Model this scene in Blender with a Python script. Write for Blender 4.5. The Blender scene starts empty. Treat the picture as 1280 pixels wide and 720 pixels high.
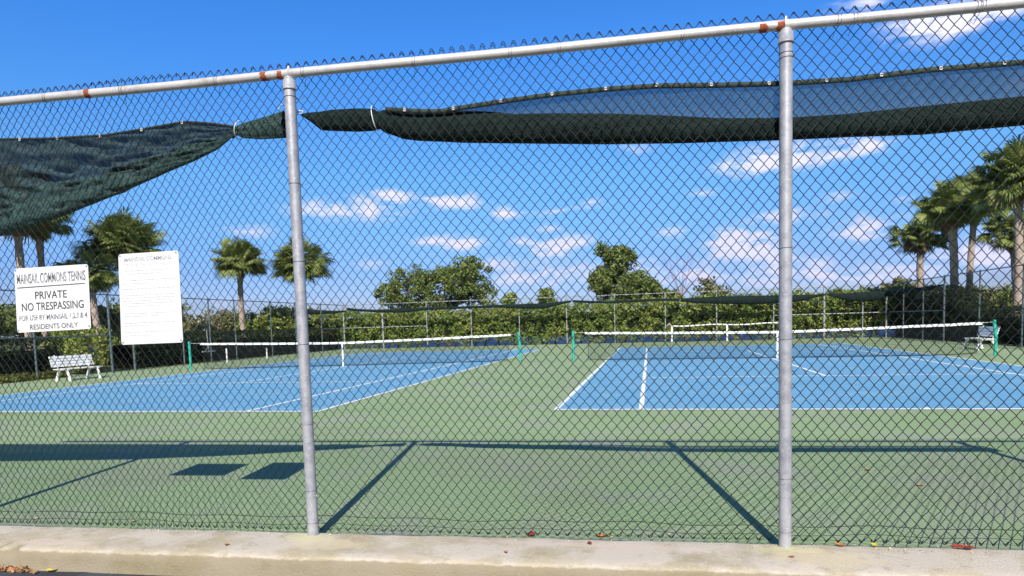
import bpy, math, random
import numpy as np
from math import sin, cos, pi, radians
from mathutils import Vector, Matrix
random.seed(7); RNG = np.random.default_rng(7)
S = bpy.context.scene; COL = S.collection

# ------------------------------------------------------------------ camera
F_PX, CY, YAW, PITCH, ROLL, CAM_H = 807.3, 464.0, 0.2117, -0.0743, -0.0299, 1.429
fw = Vector((-sin(YAW)*cos(PITCH), cos(YAW)*cos(PITCH), sin(PITCH)))
rt0 = Vector((cos(YAW), sin(YAW), 0)); up0 = rt0.cross(fw)
rt = rt0*cos(ROLL) + up0*sin(ROLL); up = up0*cos(ROLL) - rt0*sin(ROLL)
cd = bpy.data.cameras.new('camera'); cam = bpy.data.objects.new('camera', cd); COL.objects.link(cam)
m = Matrix((rt, up, -fw)).transposed().to_4x4(); m.translation = Vector((0, 0, CAM_H)); cam.matrix_world = m
cd.sensor_fit = 'HORIZONTAL'; cd.sensor_width = 36; cd.lens = 36*F_PX/1280; cd.shift_y = (CY-360)/1280
cd.clip_start = 0.05; cd.clip_end = 3000
S.camera = cam

def ray(x, y): return fw + rt*((x-640)/F_PX) - up*((y-CY)/F_PX)
def at_depth(x, y, Y):            # point on the vertical plane at distance Y
    d = ray(x, y); return Vector((0, 0, CAM_H)) + d*(Y/d.y)
def at_side(x, y, X):
    d = ray(x, y); return Vector((0, 0, CAM_H)) + d*(X/d.x)
def on_ground(x, y, z=0.0):
    d = ray(x, y); return Vector((0, 0, CAM_H)) + d*((z-CAM_H)/d.z)

# ------------------------------------------------------------------ light
SUN_EL, SUN_AZ = radians(40.3), math.atan2(0.165, -0.986)     # azimuth of the sun itself, from +Y towards +X
sd = bpy.data.lights.new('sun', 'SUN'); sun = bpy.data.objects.new('sun', sd); COL.objects.link(sun)
sd.energy = 5.0; sd.angle = radians(0.55); sd.color = (1.0, 0.955, 0.88)
sv = Vector((sin(SUN_AZ)*cos(SUN_EL), cos(SUN_AZ)*cos(SUN_EL), sin(SUN_EL)))
sun.rotation_euler = (-sv).to_track_quat('-Z', 'Y').to_euler(); sun.location = sv*30

W = bpy.data.worlds.new('World'); S.world = W; W.use_nodes = True
nt = W.node_tree; nt.nodes.clear(); N = nt.nodes; L = nt.links
def nd(t, **k):
    n = N.new(t)
    for a, b in k.items(): setattr(n, a, b)
    return n
def mth(op, a, b=None, c=None, clamp=False):
    n = N.new('ShaderNodeMath'); n.operation = op; n.use_clamp = clamp
    for i, v in enumerate((a, b, c)):
        if v is None: continue
        if isinstance(v, (int, float)): n.inputs[i].default_value = v
        else: L.new(v, n.inputs[i])
    return n.outputs[0]
sky = nd('ShaderNodeTexSky', sky_type='NISHITA'); sky.sun_disc = False
sky.sun_elevation = SUN_EL; sky.sun_rotation = SUN_AZ; sky.air_density = 1.0; sky.dust_density = 0.3; sky.ozone_density = 3.0
hsv = nd('ShaderNodeHueSaturation'); hsv.inputs['Saturation'].default_value = 1.22; hsv.inputs['Hue'].default_value = 0.507
hsv.inputs['Value'].default_value = 1.33
L.new(sky.outputs[0], hsv.inputs['Color'])
tc = nd('ShaderNodeTexCoord'); sep = nd('ShaderNodeSeparateXYZ'); L.new(tc.outputs['Generated'], sep.inputs[0])
AZ = mth('ARCTAN2', sep.outputs[0], sep.outputs[1]); EL = mth('ARCSINE', sep.outputs[2])
def azel(px, py):
    d = ray(px, py).normalized(); return math.atan2(d.x, d.y), math.asin(d.z)
rmp = nd('ShaderNodeValToRGB'); L.new(mth('MULTIPLY', EL, 1.25), rmp.inputs[0]); cr_ = rmp.color_ramp
for i, (e, c) in enumerate(((0.0, (.42, .455, .84)), (.10, (.45, .56, .92)), (.27, (.72, 1.02, 1.2)), (.5, (.60, 1.14, 1.5)), (1., (.5, 1.0, 1.3)))):
    el_ = cr_.elements[i] if i < 2 else cr_.elements.new(e)
    el_.position = e; el_.color = (c[0]/1.6, c[1]/1.6, c[2]/1.6, 1)
air = nd('ShaderNodeMix', data_type='RGBA', blend_type='MULTIPLY'); air.inputs[0].default_value = 1; L.new(hsv.outputs[0], air.inputs[6]); L.new(rmp.outputs[0], air.inputs[7])
gain = nd('ShaderNodeVectorMath', operation='SCALE'); gain.inputs['Scale'].default_value = 1.6; L.new(air.outputs[2], gain.inputs[0])
# unseen sky behind the viewer dimmed and warmed so shadows turn less blue
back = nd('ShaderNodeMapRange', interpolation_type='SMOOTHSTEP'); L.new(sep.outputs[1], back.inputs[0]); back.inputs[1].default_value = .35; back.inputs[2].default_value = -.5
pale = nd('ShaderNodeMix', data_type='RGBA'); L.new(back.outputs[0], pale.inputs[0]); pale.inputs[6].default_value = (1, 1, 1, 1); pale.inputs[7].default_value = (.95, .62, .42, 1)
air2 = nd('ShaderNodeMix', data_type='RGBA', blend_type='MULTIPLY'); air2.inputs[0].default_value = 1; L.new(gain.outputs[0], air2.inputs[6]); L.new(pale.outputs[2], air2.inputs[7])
CL = [(1175, 28, 70, 22, 1.), (1245, 8, 70, 16, .9), (1075, 8, 50, 14, .55), (985, 196, 75, 17, 1.0), (1085, 182, 38, 10, .75), (925, 212, 45, 9, .5),
      (450, 262, 62, 15, .8), (490, 245, 30, 10, .6), (578, 252, 34, 10, .75), (634, 266, 24, 9, .62), (692, 266, 22, 7, .5), (685, 287, 20, 7, .5),
      (570, 304, 34, 10, .85), (686, 312, 34, 9, .95), (676, 345, 62, 15, .75), (305, 290, 50, 12, .45), (795, 186, 26, 8, .45),
      (930, 312, 50, 16, .85), (985, 332, 60, 14, .6), (1090, 285, 48, 15, .85), (985, 271, 50, 10, .7), (850, 345, 70, 12, .62), (1040, 348, 130, 13, .62),
      (1200, 318, 110, 16, .5), (780, 330, 60, 9, .45), (1330, 300, 120, 40, .8), (-80, 290, 120, 30, .6), (300, 380, 260, 13, .28), (740, 255, 22, 7, .55), (380, 262, 26, 8, .55), (655, 300, 18, 6, .5), (720, 300, 26, 8, .6), (840, 290, 22, 8, .6), (880, 240, 24, 7, .5), (1050, 245, 26, 8, .55), (520, 300, 20, 6, .5), (610, 330, 34, 8, .6), (905, 296, 26, 12, .7), (950, 300, 20, 9, .6), (540, 250, 16, 5, .5), (470, 330, 30, 7, .45), (1130, 250, 20, 7, .4), (1400, 80, 120, 40, .8)]
tot = None
for px, py, wx, wy, a in CL:
    a0, e0 = azel(px, py); a1, _ = azel(px+wx, py); _, e1 = azel(px, py-wy)
    u = mth('DIVIDE', mth('SUBTRACT', AZ, a0), abs(a1-a0)); v = mth('DIVIDE', mth('SUBTRACT', EL, e0), abs(e1-e0))
    r2 = mth('ADD', mth('MULTIPLY', u, u), mth('MULTIPLY', v, v))
    g = mth('MULTIPLY', mth('EXPONENT', mth('MULTIPLY', r2, -0.9)), a)
    tot = g if tot is None else mth('ADD', tot, g)
cx = nd('ShaderNodeCombineXYZ'); L.new(mth('MULTIPLY', AZ, 1.0), cx.inputs[0]); L.new(mth('MULTIPLY', EL, 2.6), cx.inputs[1])
nz = nd('ShaderNodeTexNoise'); nz.inputs['Distortion'].default_value = .35; nz.inputs['Scale'].default_value = 20; nz.inputs['Detail'].default_value = 8; nz.inputs['Roughness'].default_value = .6
L.new(cx.outputs[0], nz.inputs['Vector'])
dens = mth('MULTIPLY', tot, mth('ADD', mth('MULTIPLY', nz.outputs[0], 4.4), -1.35))
mr = nd('ShaderNodeMapRange', interpolation_type='SMOOTHSTEP'); L.new(dens, mr.inputs[0])
mr.inputs[1].default_value = 0.08; mr.inputs[2].default_value = .95; mr.inputs[3].default_value = 0; mr.inputs[4].default_value = 0.92
lw = nd('ShaderNodeMapRange'); L.new(EL, lw.inputs[0]); lw.inputs[1].default_value = 0.0; lw.inputs[2].default_value = 0.35
ccol = nd('ShaderNodeMix', data_type='RGBA'); L.new(lw.outputs[0], ccol.inputs[0])
ccol.inputs[6].default_value = (7.2, 7.2, 10.4, 1); ccol.inputs[7].default_value = (10.2, 10.0, 11.6, 1)
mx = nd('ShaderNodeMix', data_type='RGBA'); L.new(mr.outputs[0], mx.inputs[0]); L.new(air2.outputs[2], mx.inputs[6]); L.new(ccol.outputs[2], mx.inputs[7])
bg = nd('ShaderNodeBackground'); bg.inputs[1].default_value = 0.09; L.new(mx.outputs[2], bg.inputs[0])
wo = nd('ShaderNodeOutputWorld'); L.new(bg.outputs[0], wo.inputs[0])
S.view_settings.view_transform = 'Standard'; S.view_settings.look = 'None'; S.view_settings.gamma = 1
S.view_settings.exposure = 0.25; S.view_settings.use_curve_mapping = False

# ------------------------------------------------------------------ materials
def mat(name, col, rough=.7, metal=0, noise=None, bump=None, spec=.5, island=None, translucent=0):
    """noise: list of (scale, colour, low, high[, stretch]); island: second colour mixed per leaf"""
    M = bpy.data.materials.new(name); M.use_nodes = True; t = M.node_tree; n = t.nodes; l = t.links
    p = n['Principled BSDF']; p.inputs['Roughness'].default_value = rough; p.inputs['Metallic'].default_value = metal
    p.inputs['Specular IOR Level'].default_value = spec
    tc = n.new('ShaderNodeTexCoord'); geo = n.new('ShaderNodeNewGeometry')
    cur = n.new('ShaderNodeRGB'); cur.outputs[0].default_value = (*col, 1); out = cur.outputs[0]
    if island:
        for c2, w in island:
            mxx = n.new('ShaderNodeMix'); mxx.data_type = 'RGBA'; mxx.inputs[7].default_value = (*c2, 1)
            ma = n.new('ShaderNodeMath'); ma.operation = 'MULTIPLY_ADD'; l.new(geo.outputs['Random Per Island'], ma.inputs[0])
            if w >= 0: ma.inputs[1].default_value = w; ma.inputs[2].default_value = 0
            else: ma.inputs[1].default_value = w*-6; ma.inputs[2].default_value = w*-6*-.85
            ma.use_clamp = True
            l.new(ma.outputs[0], mxx.inputs[0]); l.new(out, mxx.inputs[6]); out = mxx.outputs[2]
    for q in (noise or []):
        sc, c2, lo, hi = q[:4]
        mp = n.new('ShaderNodeMapping'); l.new(geo.outputs['Position'], mp.inputs[0])
        if len(q) > 4: mp.inputs['Scale'].default_value = q[4]
        no = n.new('ShaderNodeTexNoise'); no.inputs['Scale'].default_value = sc; no.inputs['Detail'].default_value = 6; no.inputs['Roughness'].default_value = .62
        l.new(mp.outputs[0], no.inputs['Vector'])
        r = n.new('ShaderNodeMapRange'); r.inputs[1].default_value = lo; r.inputs[2].default_value = hi; l.new(no.outputs[0], r.inputs[0])
        if len(q) > 5: r.inputs[4].default_value = q[5]
        mxx = n.new('ShaderNodeMix'); mxx.data_type = 'RGBA'; l.new(r.outputs[0], mxx.inputs[0]); l.new(out, mxx.inputs[6]); mxx.inputs[7].default_value = (*c2, 1)
        out = mxx.outputs[2]
    l.new(out, p.inputs['Base Color'])
    if bump:
        no = n.new('ShaderNodeTexNoise'); no.inputs['Scale'].default_value = bump[0]; no.inputs['Detail'].default_value = 5
        l.new(geo.outputs['Position'], no.inputs['Vector'])
        b = n.new('ShaderNodeBump'); b.inputs['Strength'].default_value = 1; b.inputs['Distance'].default_value = bump[1]
        l.new(no.outputs[0], b.inputs['Height']); l.new(b.outputs[0], p.inputs['Normal'])
    if translucent:
        tr = n.new('ShaderNodeBsdfTranslucent'); l.new(out, tr.inputs[0]); ms = n.new('ShaderNodeMixShader'); ms.inputs[0].default_value = translucent
        l.new(p.outputs[0], ms.inputs[1]); l.new(tr.outputs[0], ms.inputs[2]); l.new(ms.outputs[0], n['Material Output'].inputs[0])
    return M
def see_through(M, f):
    t = M.node_tree; n = t.nodes; l = t.links; p = n['Principled BSDF']
    tr = n.new('ShaderNodeBsdfTransparent'); ms = n.new('ShaderNodeMixShader'); ms.inputs[0].default_value = f
    l.new(p.outputs[0], ms.inputs[1]); l.new(tr.outputs[0], ms.inputs[2]); l.new(ms.outputs[0], n['Material Output'].inputs[0]); return M

M_green = mat('court_green', (.28, .365, .19), .9, noise=[(.35, (.24, .33, .16), .4, .65), (.9, (.295, .33, .235), .48, .66), (2.6, (.19, .23, .16), .60, .76, (1, 1, 1), .5), (.7, (.33, .40, .24), .6, .7, (1, 2.5, 1), .6), (9, (.20, .25, .13), .6, .8, (1, 1, 1), .5), (90, (.16, .22, .10), .5, .8)], bump=(220, .0012), spec=.25)
M_blue = mat('court_blue', (.14, .335, .52), .85, noise=[(.3, (.125, .315, .48), .4, .65), (1.5, (.22, .39, .49), .5, .72), (.8, (.25, .43, .54), .6, .7, (1, 2.5, 1), .5), (4, (.12, .28, .5), .66, .85, (1, 1, 1), .5)], bump=(220, .001), spec=.25)
M_line = mat('line_white', (.82, .83, .80), .7, noise=[(3, (.62, .66, .62), .5, .75)])
M_conc = mat('kerb_concrete', (.52, .42, .30), .92, noise=[(2.2, (.38, .32, .20), .45, .62), (1.1, (.60, .50, .38), .5, .7), (9, (.30, .27, .18), .58, .75), (45, (.60, .55, .48), .56, .72), (160, (.22, .19, .15), .6, .75, (1, 1, 1), .7)], bump=(90, .006), spec=.2)
M_asph = mat('road_asphalt', (.07, .075, .09), .95, noise=[(70, (.13, .13, .15), .55, .7), (3, (.05, .05, .06), .4, .6)], bump=(120, .006), spec=.2)
M_grass = mat('grass_ground', (.09, .13, .04), .95, noise=[(1.2, (.12, .12, .05), .4, .6), (15, (.05, .08, .02), .5, .7)], bump=(30, .03), spec=.1)
M_water = mat('pond_water', (.012, .03, .09), .45, bump=(1.6, .10), spec=.15)
M_galv = mat('galvanised_steel', (.46, .46, .50), .5, .3, noise=[(14, (.33, .33, .38), .42, .62), (70, (.58, .58, .6), .55, .7), (5, (.36, .31, .28), .62, .8)], bump=(120, .0004))
M_rail = mat('weathered_rail', (.60, .57, .56), .45, .2, noise=[(7, (.42, .40, .39), .5, .72), (60, (.70, .68, .67), .5, .7), (3, (.38, .33, .30), .64, .75)])
M_rust = mat('rust', (.36, .085, .03), .9, noise=[(90, (.16, .04, .02), .45, .65)])
M_wire = mat('vinyl_wire', (.010, .011, .013), .5, noise=[(8, (.022, .02, .018), .5, .7)], spec=.3)
M_tie = mat('tie_wire', (.3, .3, .32), .5, .5)
M_dpost = mat('dull_fence_post', (.40, .42, .42), .6, .3, noise=[(3, (.3, .31, .32), .4, .6)])
M_dark = mat('dark_fence_post', (.10, .13, .14), .6)
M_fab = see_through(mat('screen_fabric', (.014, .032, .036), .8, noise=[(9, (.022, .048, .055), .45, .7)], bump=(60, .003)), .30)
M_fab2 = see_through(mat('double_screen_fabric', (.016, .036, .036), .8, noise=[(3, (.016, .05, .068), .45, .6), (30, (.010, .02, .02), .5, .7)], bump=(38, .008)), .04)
M_fold2 = mat('sunlit_folded_screen', (.026, .062, .058), .7, noise=[(6, (.045, .10, .10), .45, .7), (50, (.014, .034, .032), .45, .65)], bump=(38, .010), spec=.3)  # folded fabric in lighter teal, the sunlit look put into its colour
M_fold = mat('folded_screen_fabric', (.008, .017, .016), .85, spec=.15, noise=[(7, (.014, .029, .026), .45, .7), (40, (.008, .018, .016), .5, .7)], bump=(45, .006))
M_hem = mat('screen_hem', (.028, .045, .035), .8, bump=(80, .003))
M_white = mat('white_plastic', (.82, .82, .84), .5)
M_sign = mat('sign_white', (.74, .73, .75), .5, noise=[(6, (.70, .69, .71), .5, .7)])
def fade_mat(name, dark, fade, lo, hi, scale=40):
    return mat(name, dark, .6, noise=[(scale, fade, lo, hi)])
M_ink = fade_mat('sign_ink', (.045, .045, .05), (.25, .24, .25), .5, .75, 50)
M_ink2 = fade_mat('worn_sign_ink', (.07, .07, .08), (.62, .61, .63), .45, .68, 60)
M_ink3 = fade_mat('faded_sign_ink', (.22, .22, .24), (.60, .60, .62), .42, .66, 70)
M_ink4 = fade_mat('pale_sign_ink', (.44, .44, .46), (.64, .64, .66), .42, .65, 60)
M_teal = mat('teal_paint', (.03, .40, .29), .4, noise=[(6, (.05, .48, .38), .5, .7)])
M_net = mat('net_cord', (.012, .013, .016), .8)
M_tape = mat('net_tape', (.85, .84, .82), .6, noise=[(5, (.7, .68, .64), .55, .75)])
M_bench = mat('bench_white', (.88, .86, .83), .55, noise=[(4, (.66, .64, .6), .5, .7)])
M_trunk = mat('palm_trunk', (.46, .36, .30), .9, noise=[(5, (.30, .235, .19), .45, .62), (20, (.42, .34, .28), .5, .7), (9, (.14, .11, .09), .6, .7, (1, 1, 5))], bump=(14, .05))
M_boot = mat('palm_boots', (.16, .11, .07), .9, noise=[(14, (.25, .16, .09), .4, .6)], bump=(20, .06))
M_frond = mat('palm_frond', (.16, .22, .055), .5, island=[((.31, .34, .09), .8), ((.42, .36, .14), -.4)], translucent=.25, spec=.35)
M_dead = mat('dry_frond', (.26, .18, .09), .8, island=[((.16, .10, .05), .9)], translucent=.15)
M_leaf = mat('leaf_green', (.12, .18, .04), .5, island=[((.26, .30, .08), .9), ((.36, .33, .13), -.35)], translucent=.25, spec=.35)
M_hedge = mat('hedge_leaf', (.19, .255, .05), .5, island=[((.38, .41, .09), 1.), ((.50, .42, .19), -.4)], noise=[(.55, (.12, .22, .035), .45, .6, (1, 1, 1), .6)], translucent=.25, spec=.35)
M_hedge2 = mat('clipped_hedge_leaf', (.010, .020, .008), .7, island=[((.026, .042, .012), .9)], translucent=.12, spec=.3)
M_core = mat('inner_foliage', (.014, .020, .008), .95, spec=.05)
M_oliv = mat('olive_leaf', (.15, .165, .06), .6, island=[((.29, .27, .11), .9)], translucent=.2, spec=.3)
M_yel = mat('yellow_leaf', (.22, .22, .03), .6, island=[((.10, .13, .03), .9)], translucent=.25)
M_bark = mat('bark', (.17, .14, .11), .95, noise=[(9, (.09, .07, .06), .45, .6)])
M_pale = mat('pale_branch', (.48, .42, .32), .9, noise=[(6, (.34, .29, .22), .45, .6)])

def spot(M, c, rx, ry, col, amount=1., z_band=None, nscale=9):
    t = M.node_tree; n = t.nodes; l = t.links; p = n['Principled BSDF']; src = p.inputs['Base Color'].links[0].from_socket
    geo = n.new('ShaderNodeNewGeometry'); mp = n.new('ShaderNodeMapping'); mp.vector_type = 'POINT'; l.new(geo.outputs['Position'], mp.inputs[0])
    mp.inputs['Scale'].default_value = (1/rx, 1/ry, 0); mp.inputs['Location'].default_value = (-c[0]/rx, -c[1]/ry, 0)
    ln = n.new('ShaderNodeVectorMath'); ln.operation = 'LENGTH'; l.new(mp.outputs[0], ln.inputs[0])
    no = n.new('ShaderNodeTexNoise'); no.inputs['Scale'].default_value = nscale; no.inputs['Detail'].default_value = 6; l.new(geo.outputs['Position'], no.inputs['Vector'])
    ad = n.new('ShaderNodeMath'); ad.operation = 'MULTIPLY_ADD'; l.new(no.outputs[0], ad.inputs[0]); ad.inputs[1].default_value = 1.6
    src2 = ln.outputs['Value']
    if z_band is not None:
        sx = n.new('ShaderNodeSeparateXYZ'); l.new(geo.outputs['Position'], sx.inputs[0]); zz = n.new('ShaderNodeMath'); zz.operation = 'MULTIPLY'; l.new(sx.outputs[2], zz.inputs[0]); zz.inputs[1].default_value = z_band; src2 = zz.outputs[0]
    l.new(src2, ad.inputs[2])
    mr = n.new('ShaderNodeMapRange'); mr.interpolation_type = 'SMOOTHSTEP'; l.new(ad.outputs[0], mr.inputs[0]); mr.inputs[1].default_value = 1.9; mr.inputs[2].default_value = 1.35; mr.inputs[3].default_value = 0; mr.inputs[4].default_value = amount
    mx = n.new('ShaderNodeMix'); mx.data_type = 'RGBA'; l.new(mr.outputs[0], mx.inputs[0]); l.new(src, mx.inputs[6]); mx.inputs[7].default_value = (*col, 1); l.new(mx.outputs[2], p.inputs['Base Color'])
M_kerb = mat('kerb_weathered_concrete', (.575, .50, .41), .92, noise=[(2.2, (.40, .335, .21), .45, .62), (1.1, (.60, .50, .38), .5, .7), (9, (.36, .31, .20), .56, .75), (45, (.64, .57, .47), .56, .72), (160, (.20, .17, .13), .6, .75, (1, 1, 1), .7)], bump=(90, .006), spec=.2)
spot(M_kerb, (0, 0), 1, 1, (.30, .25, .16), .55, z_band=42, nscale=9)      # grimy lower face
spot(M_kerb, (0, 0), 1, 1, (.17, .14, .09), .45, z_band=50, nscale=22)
for (x_, y_, rx_, ry_, c_) in ((-2.27, 3.86, .22, .09, (.60, .59, .30)), (-2.1, 3.76, .30, .12, (.66, .55, .37)), (.80, 4.03, .22, .07, (.60, .59, .30)), (.95, 3.90, .34, .16, (.68, .57, .38)), (-4.0, 3.56, .30, .07, (.66, .52, .44)), (-.4, 3.95, .9, .05, (.62, .5, .42)), (-3.4, 3.93, 1.1, .03, (.7, .58, .48))):
    spot(M_kerb, (x_, y_), rx_, ry_, c_, .55)

# ------------------------------------------------------------------ builders
class MB:
    def __init__(s): s.v = []; s.f = []; s.n = 0; s.sm = True
    def add(s, v, f):
        v = np.asarray(v, float).reshape(-1, 3); s.v.append(v); f = np.asarray(f, int) + s.n
        s.f.append(f); s.n += len(v); return s
    def quad(s, a, b, c, d): return s.add([a, b, c, d], [[0, 1, 2, 3]])
    def box(s, c, size, rot=None):
        x, y, z = (q/2 for q in size)
        v = np.array([(i*x, j*y, k*z) for i in (-1, 1) for j in (-1, 1) for k in (-1, 1)])
        if rot is not None: v = v @ np.array(rot).T
        return s.add(v+np.array(c), [[0, 1, 3, 2], [4, 6, 7, 5], [0, 4, 5, 1], [2, 3, 7, 6], [0, 2, 6, 4], [1, 5, 7, 3]])
    def tube(s, pts, r, k=8, cap=True, closed=False):
        P = np.array([tuple(p) for p in pts], float); n = len(P); R = np.full(n, r) if np.isscalar(r) else np.array(r, float)
        T = np.gradient(P, axis=0) if not closed else np.roll(P, -1, 0)-np.roll(P, 1, 0)
        T /= np.linalg.norm(T, axis=1)[:, None]+1e-12
        ref = np.array([0, 0, 1.]) if abs(T[:, 2]).mean() < .8 else np.array([1., 0, 0])
        A = np.cross(T, ref); A /= np.linalg.norm(A, axis=1)[:, None]+1e-12; B = np.cross(T, A)
        an = np.arange(k)*2*pi/k
        V = P[:, None]+R[:, None, None]*(np.cos(an)[None, :, None]*A[:, None]+np.sin(an)[None, :, None]*B[:, None])
        F = []
        for i in range(n if closed else n-1):
            j = (i+1) % n
            for q in range(k): F.append([i*k+q, i*k+(q+1) % k, j*k+(q+1) % k, j*k+q])
        s.add(V.reshape(-1, 3), F)
        if cap and not closed:
            for i, o in ((0, 1), (n-1, -1)):
                c = P[i]; ring = V[i]; vv = np.vstack([ring, c]);
                s.add(vv, [[q, (q+1) % k, k, k] if o < 0 else [(q+1) % k, q, k, k] for q in range(k)])
        return s
    def grid(s, G, closed_v=False):
        G = np.asarray(G, float); a, b = G.shape[:2]; F = []
        for i in range(a-1):
            for j in range(b if closed_v else b-1):
                j2 = (j+1) % b; F.append([i*b+j, i*b+j2, (i+1)*b+j2, (i+1)*b+j])
        return s.add(G.reshape(-1, 3), F)
    def build(s, name, material, parent=None, smooth=False):
        V = np.vstack(s.v)
        q = parent
        while q is not None: V = V-np.array(q.location); q = q.parent
        me = bpy.data.meshes.new(name)
        fl = []
        for f in s.f:
            for q in f.tolist(): fl.append(tuple(q[:3]) if len(q) == 4 and q[2] == q[3] else tuple(q))
        me.from_pydata(V.tolist(), [], fl); me.materials.append(material)
        if smooth: me.polygons.foreach_set('use_smooth', [True]*len(me.polygons))
        me.update(); o = bpy.data.objects.new(name, me); COL.objects.link(o)
        if parent is not None: o.parent = parent
        return o
def tag(o, label=None, cat=None, group=None, kind=None):
    for k, v in (('label', label), ('category', cat), ('group', group), ('kind', kind)):
        if v: o[k] = v
    return o
def thing(name, label, cat, loc=(0, 0, 0), group=None):
    o = bpy.data.objects.new(name, None); COL.objects.link(o); o.location = loc; o.empty_display_size = .2
    return tag(o, label, cat, group)
def copy_tree(o, parent=None):
    c = o.copy(); COL.objects.link(c)
    if parent: c.parent = parent
    for ch in list(o.children): copy_tree(ch, c)
    return c

# ------------------------------------------------------------------ near-fence frame of reference
FA = 0.0505; FU = Vector((cos(FA), sin(FA), 0)); FN = Vector((-sin(FA), cos(FA), 0)); FO = Vector((-2.2606, 3.924, 0))
def FP(s, z, d=0.0): return FO + FU*s + FN*d + Vector((0, 0, z))
def fence_sz(px, py, d=0.0):      # place on the near fence plane -> (s, z)
    r = ray(px, py); q = FO+FN*d; C0 = Vector((0, 0, CAM_H)); t = FN.dot(q-C0)/FN.dot(r); P = C0+r*t
    return (P-q).dot(FU), P.z

# ================================================================== SETTING
gm = MB(); gm.quad((-1500, -400, -.13), (1500, -400, -.13), (1500, 2500, -.13), (-1500, 2500, -.13)); tag(gm.build('ground', M_grass), kind='structure')
rm = MB(); a = FP(-40, -.104, -.2); b = FP(40, -.104, -.2); rm.quad((a.x, -9, -.104), (b.x, -9, -.104), b, a); tag(rm.build('road', M_asph), kind='structure')
wm = MB(); wm.quad((-60, 44.5, -.12), (60, 44.5, -.12), (110, 170, -.12), (-110, 170, -.12)); tag(wm.build('pond', M_water), kind='structure')
# court slab
cm = MB(); x0, x1 = -20.6, 13.6
pa = FP((x0-FO.x)/cos(FA), 0, .02); pb = FP((x1-FO.x)/cos(FA), 0, .02)
nx, ny = 60, 60; G = []
for j in range(ny+1):
    t = j/ny; G.append([((x0+(x1-x0)*i/nx), (pa.y+(pb.y-pa.y)*i/nx)*(1-t)+40.9*t, 0) for i in range(nx+1)])
cm.grid(G); tag(cm.build('tennis_court_surface', M_green), kind='structure')
sk = MB()
for (p, q) in (((x0, pa.y), (x0, 40.9)), ((x0, 40.9), (x1, 40.9)), ((x1, 40.9), (x1, pb.y))): sk.quad((*p, 0), (*q, 0), (*q, -.14), (*p, -.14))
tag(sk.build('court_slab_edge', M_conc), kind='structure')
for x_, y_, rx_, ry_ in ((-1.2, 6.3, 1.4, .8), (-5.2, 5.6, 1.2, .6), (2.6, 5.6, 1.0, .9), (-.6, 5.2, .5, .5), (3.6, 6.6, 1.5, .5), (-4.6, 8.2, 1.6, .5)): spot(M_green, (x_, y_), rx_, ry_, (.22, .20, .17), .2, nscale=2.5)
CR = dict(X=(-1.55, 8.95), SX=(-.19, 7.76), C=3.95, Y=(10.3, 33.4), SY=(15.95, 28.2))
CLF = dict(X=(-15.95, -5.6), SX=(-14.6, -7.0), C=-11.1, Y=(10.1, 34.0), SY=(15.8, 28.3))
for c in (CR, CLF):
    q = MB(); X, Y = c['X'], c['Y']; q.quad((X[0], Y[0], .004), (X[1], Y[0], .004), (X[1], Y[1], .004), (X[0], Y[1], .004)); tag(q.build('playing_area', M_blue), kind='structure')
    q = MB(); z = .008
    def ln(xa, ya, xb, yb): q.quad((xa, ya, z), (xb, ya, z), (xb, yb, z), (xa, yb, z))
    w = .08; b_ = .10
    ln(X[0], Y[0], X[1], Y[0]+b_); ln(X[0], Y[1]-b_, X[1], Y[1])
    for x in (X[0], X[1]-w, c['SX'][0], c['SX'][1]-w): ln(x, Y[0]+b_, x+w, Y[1]-b_)
    for y in c['SY']: ln(c['SX'][0]+w, y, c['SX'][1]-w, y+w)
    ln(c['C']-w/2, c['SY'][0]+w, c['C']+w/2, c['SY'][1]); ln(c['C']-w/2, Y[0]+b_, c['C']+w/2, Y[0]+b_+.1); 
    tag(q.build('court_lines', M_line), kind='structure')
# kerb
def vnoise(x, y=0., z=0.):
    from mathutils import noise as mn
    return mn.noise(Vector((x, y, z)))
km = MB(); prof = [(.045, -.15), (.045, .030), (.02, .0335), (-.1, .033), (-.2, .034), (-.3, .034), (-.385, .031), (-.41, .022), (-.425, .0), (-.432, -.03), (-.438, -.06), (-.444, -.09), (-.45, -.12), (-.46, -.17)]
G = []
for i in range(421):
    s = -6 + i*.04; row = []
    for j, (d, z) in enumerate(prof):
        w = 0 if j < 2 else 1
        nn = vnoise(s*2.2, d*3, z*6)*.010 + vnoise(s*9, d*9, z*9)*.006+vnoise(s*23, d*20, z*20)*.003
        chip = max(0, .10-abs(s+2.05+.1*sin(s*30)))*.35 if j in (6, 7, 8, 5) else 0
        row.append(FP(s, z+nn*w*.5-chip*.5, d+nn*w*1.4+(chip if j in (6, 7, 8) else 0)-0.0))
    G.append(row)
km.grid(G); tag(km.build('kerb', M_kerb, smooth=True), kind='structure')
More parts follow.
